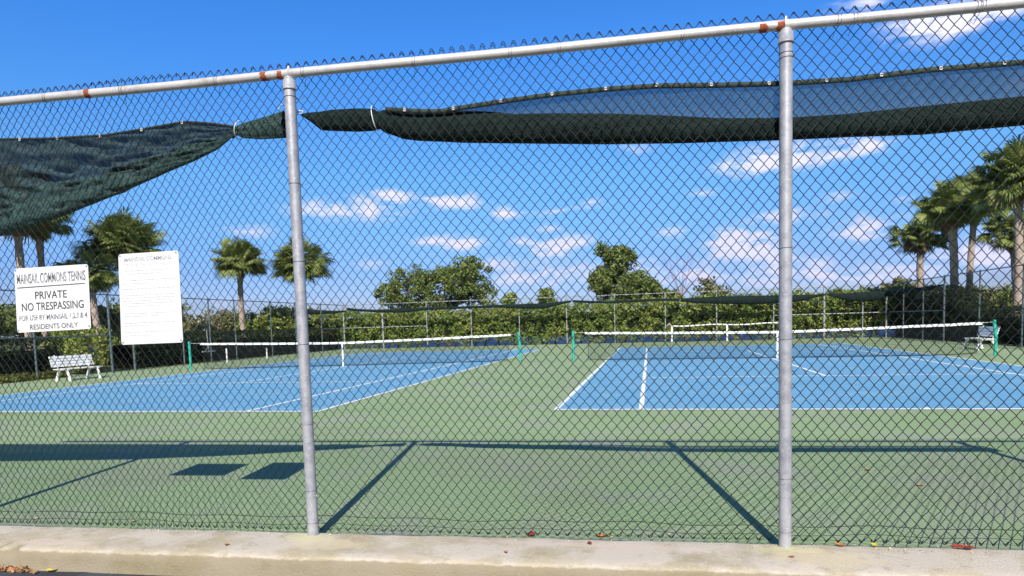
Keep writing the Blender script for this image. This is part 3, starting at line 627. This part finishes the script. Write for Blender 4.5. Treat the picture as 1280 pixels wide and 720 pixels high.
# ================================================================== BENCHES
def bench(loc, rz, label):
    t = thing('slatted_bench', label, 'bench', (0, 0, 0), 'benches beside the courts'); Lb = 1.6
    sb = MB()
    for k in range(4): sb.box((0, -.02+k*.11, .43+.008*k*0), (Lb, .085, .032))
    sb.build('seat', M_bench, t)
    bb = MB(); ti = radians(16); R = Matrix.Rotation(ti, 3, 'X')
    for k in range(4):
        z = .10+k*.105; bb.box((0, -.09-sin(ti)*z, .45+cos(ti)*z), (Lb, .028, .085), Matrix.Rotation(ti, 3, 'X'))
    bb.build('backrest', M_bench, t)
    for x in (-.58, .58):
        for y0_, y1_, in ((-.02, -.2), (.28, .42)):
            l = MB(); G = []
            for i in range(7):
                q = i/6; y = y0_*(1-q)+y1_*q; z = .41*(1-q); w = .035+.02*abs(q-.5); cy_ = y+(.03 if y1_ > 0 else -.03)*sin(q*pi)
                G.append([(x-.03, cy_-w, z), (x+.03, cy_-w, z), (x+.03, cy_+w, z), (x-.03, cy_+w, z)])
            l.grid(G, True); l.build('leg', M_bench, t, True)
        a = MB(); a.box((x, .13, .40), (.055, .5, .05)); a.tube([(x, -.07, .40), (x, -.24, .92)], .022, 6); a.build('side_frame', M_bench, t)
    t.location = loc; t.rotation_euler = (0, 0, rz); t.scale = (.92, .92, .9); return t
g = on_ground(96, 474.5); bench((g.x, g.y, 0), radians(-95), 'white slatted bench in front of the left side fence below the signs')
bench((11.6, 26.0, 0), radians(88), 'white slatted bench behind the right net post against the right hedge')

# ================================================================== PLANTS
def leaves(mb, P, size, up_bias=.3, out=None, asp=.6):
    """scatter leaf-shaped quads at points P"""
    n = len(P); d = RNG.normal(size=(n, 3)); d[:, 2] += up_bias
    if out is not None: d += out*1.0
    d /= np.linalg.norm(d, axis=1)[:, None]
    a = RNG.normal(size=(n, 3)); a -= (a*d).sum(1)[:, None]*d; a /= np.linalg.norm(a, axis=1)[:, None]; b = np.cross(d, a)
    s = size*RNG.uniform(.6, 1.3, n)[:, None]
    V = np.stack([P-a*s, P+b*s*asp, P+a*s, P-b*s*asp], 1).reshape(-1, 3); F = np.arange(n*4).reshape(n, 4); mb.add(V, F)
def clumps(centres, radius, per, flat=.8):
    P = []; O = []
    for c, r in zip(centres, radius):
        d = RNG.normal(size=(per, 3)); d /= np.linalg.norm(d, axis=1)[:, None]; q = RNG.uniform(.55, 1.05, per)[:, None]
        P.append(np.array(c)+d*q*r*np.array([1, 1, flat])); O.append(d)
    return np.vstack(P), np.vstack(O)
def lobes_to_clumps(lobes, n, r0, r1, fill=.35):
    C, R = [], []
    vol = np.array([l[3]*l[4]*l[5] for l in lobes])**.7; vol /= vol.sum()
    for _ in range(n):
        l = lobes[RNG.choice(len(lobes), p=vol)]; d = RNG.normal(size=3); d /= np.linalg.norm(d)
        q = RNG.uniform(fill, 1)**.6; C.append((l[0]+d[0]*l[3]*q, l[1]+d[1]*l[4]*q, l[2]+d[2]*l[5]*q)); R.append(RNG.uniform(r0, r1))
    return C, R
def tree(name, label, base, lobes, nclump, per, leaf, r0, r1, material=None, trunk_r=.18, cat='tree', group=None, bark=None):
    t = thing(name, label, cat, tuple(base), group)
    C, R = lobes_to_clumps(lobes, nclump, r0, r1); P, O = clumps(C, R, per)
    mb = MB(); leaves(mb, P, leaf, .4, O*.7); mb.build('crown', material or M_leaf, t)
    mb = MB(); zc = min(l[2] for l in lobes); b = np.array(base)
    cx_, cy_ = np.mean([l[0] for l in lobes]), np.mean([l[1] for l in lobes])
    tp = np.array([cx_, cy_, zc]); mb.tube([b, b*.5+tp*.5+[.1, 0, 0], tp], [trunk_r*1.2, trunk_r, trunk_r*.75], 10)
    for l in lobes:
        e = np.array(l[:3])+[0, 0, l[5]*.3]; mb.tube([tp*.7+b*.3, tp*.5+e*.5+RNG.normal(size=3)*.15, e], [trunk_r*.6, trunk_r*.4, trunk_r*.12], 7)
    for c in C[::3]:
        l = min(lobes, key=lambda l: sum((l[i]-c[i])**2 for i in range(3))); e = np.array(l[:3]); mb.tube([e, (e+np.array(c))/2+[0, 0, .1], c], [trunk_r*.18, trunk_r*.1, .008], 5, cap=False)
    mb.build('trunk', bark or M_bark, t, True); return t
def px_lobe(px, py, Y, rx, ry, rd=None):
    """ellipsoid given by where it stands: image column/row at distance Y and radius in that scale"""
    p = at_depth(px, py, Y); k = (p-Vector((0, 0, CAM_H))).dot(fw)/F_PX; return (p.x, p.y, p.z, rx*k, (rd or rx)*k, ry*k)
def hedge(label, A, B, h, th, n, leaf, material, group=None, lift=.0, name='hedge', bump=.25, hfun=None, trunks=False):
    A, B = np.array(A, float), np.array(B, float); Ln = np.linalg.norm(B-A); u = (B-A)/Ln; w = np.array([-u[1], u[0], 0])
    t = thing(name, label, 'hedge', tuple(A), group); hf = hfun or (lambda s: h)
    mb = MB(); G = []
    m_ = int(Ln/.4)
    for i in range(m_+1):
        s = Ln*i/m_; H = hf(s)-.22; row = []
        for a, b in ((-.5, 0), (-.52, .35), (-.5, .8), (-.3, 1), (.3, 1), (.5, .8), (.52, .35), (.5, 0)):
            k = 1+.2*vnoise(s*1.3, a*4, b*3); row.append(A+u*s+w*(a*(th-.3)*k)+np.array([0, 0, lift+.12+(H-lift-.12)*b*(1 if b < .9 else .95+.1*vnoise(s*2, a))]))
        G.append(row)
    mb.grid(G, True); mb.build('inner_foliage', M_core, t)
    s = RNG.uniform(0, Ln, n); side = RNG.random(n); H = np.array([hf(q) for q in s]); P = np.zeros((n, 3)); O = np.zeros((n, 3))
    topm = side < .3; ff = ~topm
    v = RNG.uniform(0, 1, n); sgn = np.where(RNG.random(n) < .78, 1, -1) * FACE[0]
    bn = np.array([vnoise(q*1.6, vv*2.6*hh/2, 5)+.6*vnoise(q*4.5, vv*5*hh/2, 9) for q, vv, hh in zip(s, v, H)])*bump
    lf_ = np.array([lift*min(1, max(0, .22+1.6*vnoise(q*.33, 3)+1.2*vnoise(q*1.7, 8))) for q in s])
    off = np.where(topm, (v-.5)*th, sgn*(th/2+bn)); zz = np.where(topm, H+bn*.8+RNG.normal(size=n)*.05, lf_+(H-lf_)*v**.9)
    off += np.where(ff, RNG.normal(size=n)*.06, 0)
    P = A+u*s[:, None]+w*off[:, None]; P[:, 2] = zz; O = np.where(topm[:, None], np.array([0, 0, 1.]), w*sgn[:, None])
    mb = MB(); n3 = n//3
    leaves(mb, P[:n3], leaf*1.35, .35, O[:n3]*.9); leaves(mb, P[n3:], leaf*.85, .35, O[n3:]*.8)
    if trunks:
        for i in range(170):
            s_ = RNG.uniform(0, Ln); hq = hf(s_); c0 = A+u*s_+w*RNG.uniform(-.8, .8)+np.array([0, 0, hq-.1]); l_ = RNG.uniform(.15, .6); dr = np.array([RNG.normal()*.3, RNG.normal()*.2, 1.])
            Q = c0+dr*np.linspace(0, l_, 14)[:, None]+RNG.normal(size=(14, 3))*.07; leaves(mb, Q, leaf*.9, .3)
    mb.build('foliage', material, t)
    if trunks:
        q = 0; k_ = 0
        while q < Ln and k_ < 90:
            k_ += 1; mb = MB(); c = A+u*q+w*RNG.uniform(-.3, .3)*FACE[0]; e = c+np.array([RNG.normal()*.2, 0, lift+.7]); mb.tube([c-[0, 0, .1], (c+e)/2+[RNG.normal()*.1, 0, 0], e], [.06, .045, .03], 6)
            mb.tube([(c+e)/2, (c+e)/2+[RNG.normal()*.25, -.1, .4]], [.03, .015], 5); q += RNG.uniform(.5, 1.3)
            mb.build('stem', M_bark, t, True)
    return t
FACE = [1]
# far hedge: tall, loose; higher towards the right corner
def hh(s):
    x = -24+s; px = [(-24, 2.55), (-20, 2.35), (-17, 2.3), (-12, 2.25), (-6, 2.4), (-3, 2.45), (0, 2.5), (3, 2.6), (7, 2.5), (10, 2.55), (13, 2.7), (18, 2.4)]
    return float(np.interp(x, [p[0] for p in px], [p[1] for p in px]))+.25*vnoise(s*.9)+.2*vnoise(s*2.7)
FACE = [-1]
hedge('tall loose hedge with yellow-green leaves running behind the far fence', (-24, 41.9, -.1), (18, 41.9, -.1), 2.4, 1.7, 62000, .068, M_hedge, lift=.50, hfun=hh, trunks=True, bump=.5)
# clipped low hedges beside the courts
FACE = [1]
G2 = 'low dark clipped hedges beside the courts'
FACE = [-1]
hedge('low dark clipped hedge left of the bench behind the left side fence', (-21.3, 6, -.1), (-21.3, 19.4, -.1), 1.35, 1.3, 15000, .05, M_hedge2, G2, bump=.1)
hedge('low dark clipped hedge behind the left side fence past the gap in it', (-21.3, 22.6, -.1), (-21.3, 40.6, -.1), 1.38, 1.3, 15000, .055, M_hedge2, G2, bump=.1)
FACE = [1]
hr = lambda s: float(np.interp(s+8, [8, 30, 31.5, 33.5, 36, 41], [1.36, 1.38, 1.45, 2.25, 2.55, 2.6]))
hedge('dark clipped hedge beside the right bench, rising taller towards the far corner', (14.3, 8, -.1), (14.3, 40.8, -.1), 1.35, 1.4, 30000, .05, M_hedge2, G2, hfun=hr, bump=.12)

def palm(label, px_base, py_base_hidden, Y, cpx, cpy, rpx, n=44, dead=6, trunk=.17, boots=True, seed=0, lean=.2, squash=.8, gm=None):
    c = at_depth(cpx, cpy, Y); k = (c-Vector((0, 0, CAM_H))).dot(fw)/F_PX; R = rpx*k
    b = at_depth(px_base, 400, Y); base = Vector((b.x, b.y, -.1))
    t = thing('palm_tree', label, 'palm tree', tuple(base), 'cabbage palms around the courts')
    hub = c-Vector((0, 0, R*.34)); rs = np.random.default_rng(seed+50)
    mb = MB(); pts = []; rad = []
    for i in range(25):
        q = i/24; p = base.lerp(hub, q)+Vector((sin(q*pi)*lean*(-.5 if seed % 2 else .5), 0, 0)); pts.append(p)
        rad.append(trunk*(1.25-.25*min(1, q*5))*(1+.07*sin(i*2.3)+.05*rs.normal())*(1 if q < .8 else 1+.35*(q-.8)/.2))
    mb.tube(pts, rad, 14); tk = mb.build('trunk', M_trunk, t, True)
    mb = MB()
    for i in range(80):
        q = rs.uniform(-.55, .04); a = rs.uniform(0, 2*pi); o = Vector((cos(a), sin(a), 0)); s0 = hub+Vector((0, 0, q*R))+o*trunk*.7
        mb.tube([s0, s0+o*.14+Vector((0, 0, .16)), s0+o*.2+Vector((0, 0, .34))], [.06, .045, .015], 5)
    mb.build('boots', M_boot, tk)
    mf, md, mp = MB(), MB(), MB()
    n = int(n*1.7)
    for i in range(n+dead):
        isd = i >= n
        el = radians(rs.uniform(-70, -35)) if isd else math.asin(rs.uniform(-.62, 1)) 
        az = i*2.399+rs.normal()*.25; k_s = rs.uniform(.8, 1.15); o = Vector((cos(az)*cos(el), sin(az)*cos(el), sin(el)*squash))
        up_ = max(0, sin(el)); pl = R*(rs.uniform(.25, .72) if not isd else rs.uniform(.3, .45))*(1+.28*up_); lf = R*k_s*rs.uniform(.30, .42)*(.75 if isd else 1)
        e = hub+o*pl+Vector((0, 0, .04*R)); mp.tube([hub+o*.1, hub+o*pl*.5+Vector((0, 0, .05*R)), e], [.022, .018, .014], 4, cap=False)
        side = o.cross(Vector((0, 0, 1))); side = side.normalized() if side.length > .1 else Vector((1, 0, 0)); nrm = side.cross(o).normalized()
        side = (side+nrm*rs.normal()*.5).normalized(); nrm = side.cross(o).normalized()
        nl = 30; tgt = md if isd else mf; V = []; F = []
        for j in range(nl):
            an = (j/(nl-1)-.5)*radians(250)+rs.normal()*.03; ll = lf*(1-.35*abs(an)/2.05)*rs.uniform(.88, 1.08)
            dr = (o*cos(an)+side*sin(an)).normalized(); w_ = side*cos(an)-o*sin(an); wd = .018*R/1.6+.009
            dn = Vector((0, 0, -1))
            p0 = e; p1 = e+dr*ll*.5+nrm*ll*.10*(1 if j % 2 else .6)+dn*ll*.05; p2 = e+dr*ll*.83+dn*ll*.13; p3 = e+dr*ll*1.0+dn*ll*.30
            k0 = len(V); V += [p0-w_*wd*.4, p0+w_*wd*.4, p1+w_*wd+nrm*wd*.5, p1-w_*wd, p2+w_*wd*.7, p2-w_*wd*.7, p3]
            F += [[k0, k0+1, k0+2, k0+3], [k0+3, k0+2, k0+4, k0+5], [k0+5, k0+4, k0+6, k0+6]]
        tgt.add([tuple(v) for v in V], F)
    cr = mf.build('crown', M_frond, t); mp.build('leaf_stalks', M_frond, cr)
    if dead: md.build('dead_fronds', M_dead, t)
    return t
palm('large palm at the far left rising behind the sagging green windscreen', 36, 0, 26, 18, 238, 66, seed=1, n=84)
palm('slim dark-trunked palm leaning just behind the far left palm', 52, 0, 28, 46, 262, 46, seed=2, dead=9, trunk=.15)
palm('short dark palm between the two white signs with a brown leafy neck', 127, 0, 29, 112, 333, 40, seed=3, dead=12, n=58, squash=.75)
palm('tall broad-crowned palm whose trunk goes down behind the rules sign', 148, 0, 32, 152, 293, 55, seed=4, n=96, dead=4, squash=.72)
palm('small slender palm standing alone in the gap right of the rules sign', 304, 0, 42, 299, 316, 38, seed=5, n=74, dead=0, trunk=.19)
palm('palm whose round crown shows on both sides of the left silver post', 374, 0, 44, 375, 320, 42, seed=6, n=76, dead=2)
palm('thin dark palm leaning left, leftmost of the right hand palms', 1161, 0, 44, 1152, 284, 40, seed=7, n=50, dead=6, lean=.5, trunk=.18)
palm('thick-trunked palm with brown dead fronds beside the leaning one', 1191, 0, 37, 1190, 247, 49, seed=8, n=66, dead=14, trunk=.19)
palm('pale smooth-trunked palm in the middle of the right hand palms', 1211, 0, 42, 1220, 238, 51, seed=9, n=76, dead=6, trunk=.165)
palm('tallest palm at the right edge with a heavy ragged crown', 1270, 0, 33, 1272, 208, 58, seed=10, n=90, dead=10, trunk=.165)
palm('dark palm with a low crown standing behind the tallest one', 1282, 0, 38, 1268, 278, 43, seed=11, n=40, dead=8, trunk=.2)

# broadleaf trees beyond the far hedge
def place(px, Y): p = at_depth(px, 400, Y); return (p.x, p.y, -.1)
tree('broadleaf_tree', 'wide dense green tree behind the far hedge left of centre', place(560, 47), [px_lobe(510, 365, 47, 32, 30), px_lobe(560, 362, 47, 42, 28), px_lobe(585, 350, 46, 32, 26), px_lobe(524, 346, 48, 16, 15), px_lobe(487, 365, 47, 16, 16), px_lobe(585, 338, 47, 15, 10), px_lobe(608, 372, 46, 16, 16)], 230, 100, .10, .28, .62)
tree('broadleaf_tree', 'solitary uneven tree with a narrow top behind the far hedge right of centre', place(780, 47), [px_lobe(778, 356, 47, 36, 22), px_lobe(772, 328, 47, 19, 16), px_lobe(758, 310, 47, 14, 9), px_lobe(805, 362, 47, 22, 14), px_lobe(752, 352, 47, 14, 18), px_lobe(782, 318, 46, 12, 8)], 200, 100, .10, .26, .58)
tree('broadleaf_tree', 'small round treetop over the screen roll at the centre of the far fence', place(684, 60), [px_lobe(684, 374, 60, 12, 8), px_lobe(682, 366, 60, 7, 5)], 22, 50, .15, .3, .5)
tree('broadleaf_tree', 'thin sparse treetop with pale leaves left of the right silver post', place(888, 56), [px_lobe(888, 362, 56, 17, 9), px_lobe(882, 352, 56, 8, 7), px_lobe(905, 366, 56, 10, 6)], 26, 34, .13, .3, .55, material=M_oliv)
tree('broadleaf_tree', 'low bright green treetop peeking over the hedge right of the wide tree', place(637, 55), [px_lobe(637, 373, 55, 8, 7)], 10, 50, .14, .3, .5, material=M_hedge)
tree('broadleaf_tree', 'low dark treetop just right of the solitary tree over the far fence', place(832, 50), [px_lobe(832, 370, 50, 15, 8)], 20, 50, .14, .3, .5)
tree('broadleaf_tree', 'sunlit treetop beyond the right corner of the far fence', place(1126, 58), [px_lobe(1126, 360, 58, 16, 12), px_lobe(1105, 366, 58, 14, 8)], 36, 60, .15, .3, .55, material=M_oliv)
# bare twiggy tree
bt = thing('bare_tree', 'leafless reddish twiggy tree over the hedge right of the solitary tree', 'tree', place(852, 50))
mb = MB(); tb = np.array(bt.location)
hubp = np.array(at_depth(852, 372, 50)); mb.tube([tb, (tb+hubp)/2, hubp], [.06, .05, .03], 6)
for i in range(15):
    e = np.array(at_depth(852+RNG.uniform(-32, 34), RNG.uniform(305, 350), 50+RNG.uniform(-.6, .6))); m1 = hubp*.45+e*.55+[0, 0, .25]; mb.tube([hubp, m1, e], [.02, .010, .004], 5, cap=False)
    for j in range(3):
        q = m1*(1-j*.25)+e*j*.25; mb.tube([q, q+(e-hubp)*.25+RNG.normal(size=3)*.3], [.006, .003], 4, cap=False)
mb.build('branches', mat('reddish_twig', (.26, .15, .12), .9), bt, True)
# shrubs left
SG = 'shrubs beyond the left side fence'
for px, Y, pyc, rx, ry, mt, lb in ((-30, 30, 395, 60, 26, M_leaf, 'broad green shrub at the far left edge beyond the clipped hedge'),
        (30, 33, 402, 42, 18, M_leaf, 'green shrub behind the lower part of the trespassing sign'),
        (85, 34, 404, 34, 20, M_oliv, 'olive shrub just right of the trespassing sign bottom'),
        (128, 31, 400, 16, 14, M_oliv, 'yellowish shrub below the short dark palm'),
        (160, 36, 398, 30, 26, M_leaf, 'green shrub behind the rules sign'),
        (205, 42, 398, 40, 22, M_oliv, 'olive shrub right behind the edge of the rules sign'),
        (285, 46, 402, 26, 16, M_oliv, 'olive shrub around the foot of the slender lone palm'),
        (330, 45, 404, 30, 18, M_hedge, 'bright green shrub right of the slender lone palm'),
        (358, 47, 400, 22, 16, M_hedge, 'green shrub just left of the left silver post')):
    tree('shrub', lb, place(px, Y), [px_lobe(px, pyc, Y, rx, ry), px_lobe(px-rx*.4, pyc+8, Y, rx*.6, ry*.8), px_lobe(px+rx*.45, pyc+6, Y, rx*.6, ry*.8)], 75, 55, .11, .3, .6, material=mt, trunk_r=.09, cat='shrub', group=SG)
for px, Y, pyc, rx, ry, mt, lb in ((1170, 50, 380, 26, 10, M_leaf, 'green shrub at the foot of the leaning palm'),
        (1200, 47, 385, 30, 12, M_leaf, 'green shrub between the trunks of the right hand palms'),
        (1240, 46, 375, 30, 16, M_oliv, 'olive shrub between the middle and tallest right hand palms'),
        (1285, 44, 372, 32, 16, M_leaf, 'green shrub behind the tallest palm at the right edge'),
        (1262, 35, 392, 36, 9, M_yel, 'yellowish shrub over the clipped hedge below the tallest palm')):
    tree('shrub', lb, place(px, Y), [px_lobe(px, pyc, Y, rx, ry), px_lobe(px-rx*.4, pyc+5, Y, rx*.6, ry*.8), px_lobe(px+rx*.45, pyc+4, Y, rx*.6, ry*.8)], 75, 55, .11, .3, .6, material=mt, trunk_r=.09, cat='shrub', group='shrubs beyond the right side fence')
# shrub with pale twisted branches
ts = thing('twisted_shrub', 'sparse shrub with pale twisted branches between rules sign and lone palm', 'shrub', place(258, 40))
mb = MB(); tips = []
for i in range(22):
    p = np.array(at_depth(258+RNG.uniform(-14, 14), 425, 40)); d = np.array([RNG.normal()*.5, RNG.normal()*.2, 1.]); P = [p]
    for j in range(8):
        d = d+RNG.normal(size=3)*[.65, .3, .35]; d[2] = max(d[2], -.1); d /= np.linalg.norm(d); p = p+d*.30; P.append(p)
        if j > 2 and RNG.random() < .6: tips.append(p)
        if j in (3, 5): q = p+RNG.normal(size=3)*[.35, .2, .2]+[0, 0, .2]; mb.tube([p, (p+q)/2+[0, 0, .08], q], [.03, .024, .012], 5)
    mb.tube(P, np.linspace(.05, .014, 9), 6)
mb.build('branches', M_pale, ts, True)
P, O = clumps(tips, [.25]*len(tips), 14); mb = MB(); leaves(mb, P, .09); mb.build('foliage', M_oliv, ts)
# weeds and yellow plants by the left bench, bush in the fence gap
P = np.stack([RNG.uniform(-20.7, -19.95, 3800), RNG.uniform(13.6, 19.0, 3800), RNG.uniform(-.02, .26, 3800)], 1); P[:, 2] *= np.clip(1.2-abs(P[:, 0]+20.35)*1.6, .2, 1)
mb = MB(); leaves(mb, P, .055); tag(mb.build('yellow_ground_cover', M_yel), 'low yellow-green weeds along the foot of the left side fence', 'weeds', kind='stuff')
tree('shrub', 'bright green bush seen through the gap in the left hedge', (-23.4, 23.0, -.1), [(-23.4, 23.2, .9, 1.3, .9, .9), (-23.0, 22.0, .5, .6, .6, .5), (-25, 24, 1.1, 1.2, 1, 1)], 80, 80, .07, .2, .4, material=M_hedge, trunk_r=.04, cat='shrub', group=SG)
pm = MB(); pm.quad((-26, 20.0, -.115), (-20.6, 20.4, -.115), (-20.6, 21.9, -.115), (-26, 21.4, -.115)); tag(pm.build('path', mat('sandy_path', (.38, .28, .2), .95, noise=[(8, (.28, .2, .14), .45, .6)])), kind='structure')
# distant tree line across the pond: reads as one mass
C = []; R = []
for i in range(420):
    x = RNG.uniform(-190, 150); y = RNG.uniform(172, 182); C.append((x, y, RNG.uniform(.5, 4.6)+1.2*vnoise(x*.05)+.8*vnoise(x*.2))); R.append(RNG.uniform(1.2, 2.4))
P, O = clumps(C, R, 42); mb = MB(); leaves(mb, P, .55, .3, O*.6); tag(mb.build('distant_treeline', M_leaf), 'far green tree line beyond the pond', 'tree line', kind='stuff')

# ================================================================== FALLEN LEAVES
def dead_leaf(p, size, rz, material, label, curl=.4):
    mb = MB(); n = 9; G = []
    for i in range(n):
        q = i/(n-1); w = size*.42*sin(q*pi)**.7*(1-.3*q)+.0008; x = (q-.5)*size*1.2; lift = curl*size*(q-.5)**2*1.5
        row = []
        for j in range(5):
            v = j/4*2-1; row.append(Vector((x, v*w, lift+abs(v)*w*curl*1.1+.0015)))
        G.append(row)
    R = Matrix.Rotation(rz, 3, 'Z'); G = [[R @ v+Vector(p) for v in row] for row in G]
    mb.grid(G); mb.tube([G[0][2], G[0][2]+R @ Vector((-size*.35, size*.06, size*.08))], size*.02, 5)
    return tag(mb.build('fallen_leaf', material, None, True), label, 'leaf', 'fallen leaves along the kerb')
M_red = mat('red_leaf', (.36, .05, .02), .6, noise=[(60, (.2, .03, .02), .45, .6)]); M_org = mat('orange_leaf', (.55, .20, .04), .6, noise=[(60, (.35, .1, .03), .45, .6)])
M_brn = mat('brown_leaf', (.34, .18, .08), .8, island=[((.58, .32, .15), .9)], noise=[(60, (.22, .1, .05), .5, .7)]); M_yl = mat('yellow_dry_leaf', (.62, .52, .05), .6); M_tan = mat('tan_leaf', (.62, .50, .32), .8)
for px, py, sz_, mt, lb in ((664, 669, .075, M_red, 'curled dark red leaf at the fence foot near the middle'), (752, 671, .06, M_org, 'orange leaf at the fence foot right of the curled red one'),
        (737, 679, .035, M_red, 'tiny red leaf on the kerb top right of the middle'), (1050, 682, .05, M_org, 'orange leaf on the kerb edge right of the right post'), (1093, 682, .05, M_yl, 'yellow leaf at the fence foot farther right of the right post'),
        (1198, 685, .075, M_red, 'larger red leaf at the right end of the kerb'), (1210, 686, .06, M_red, 'smaller red leaf touching the red one at the right'), (283, 681, .035, M_brn, 'small brown leaf on the kerb left of the left post'),
        (167, 652, .05, M_tan, 'pale tan leaf at the fence foot at left'), (44, 649, .04, M_tan, 'small pale tan leaf near the left end of the fence foot'), (1085, 588, .05, M_org, 'brown-orange leaf on the green court right of the right post'),
        (1150, 607, .05, M_brn, 'brown curled leaf on the court farther right'), (632, 690, .03, M_brn, 'tiny brown leaf on the kerb face top at centre'), (990, 696, .03, M_brn, 'tiny brown leaf just below the right post'),
        (1105, 482, .05, M_brn, 'brown speck of leaf on the blue right court')):
    onk = py > 676 and px < 1140 or py > 683; z = .041 if onk else .002
    g = on_ground(px, py, z)
    if not onk and (g-FO).dot(FN) < .075 and (g-FO).dot(FN) > -.5: z = .041; g = on_ground(px, py, z)
    dead_leaf((g.x, g.y, z), sz_, RNG.uniform(0, 6), mt, lb)
g = on_ground(66, 714, -.1); dead_leaf((g.x, g.y-.0, -.098), .07, .5, M_yl, 'yellow-green leaf on the road at the kerb foot, bottom left')
mb = MB(); P = []
for i in range(230):
    px = RNG.uniform(-60, 44); g = on_ground(px, 707+RNG.uniform(-3, 9)+max(0, (px-20)*.1), -.1); g.y = min(g.y, FP((g.x-FO.x)/cos(FA), 0, -.475).y); P.append((g.x, g.y, -.095+abs(RNG.normal())*.012))
leaves(mb, np.array(P), .020, 1.2); tag(mb.build('leaf_litter', M_brn), 'drift of dry brown leaves against the kerb at the bottom left', 'leaves', kind='stuff')
# small grit and leaf bits along the fence foot
mb = MB(); P = []
for i in range(300):
    s = RNG.uniform(-4.5, 7); P.append(tuple(FP(s, .004+abs(RNG.normal())*.004, .085+abs(RNG.normal())*.05)))
for i in range(160):
    s = RNG.uniform(-4.5, 7); P.append(tuple(FP(s, .040, -.02+RNG.normal()*.02)))
leaves(mb, np.array(P), .0075, 1.5); tag(mb.build('leaf_crumbs', M_tan), 'crumbs of dry leaf strewn along the foot of the near fence', 'leaf debris', kind='stuff')
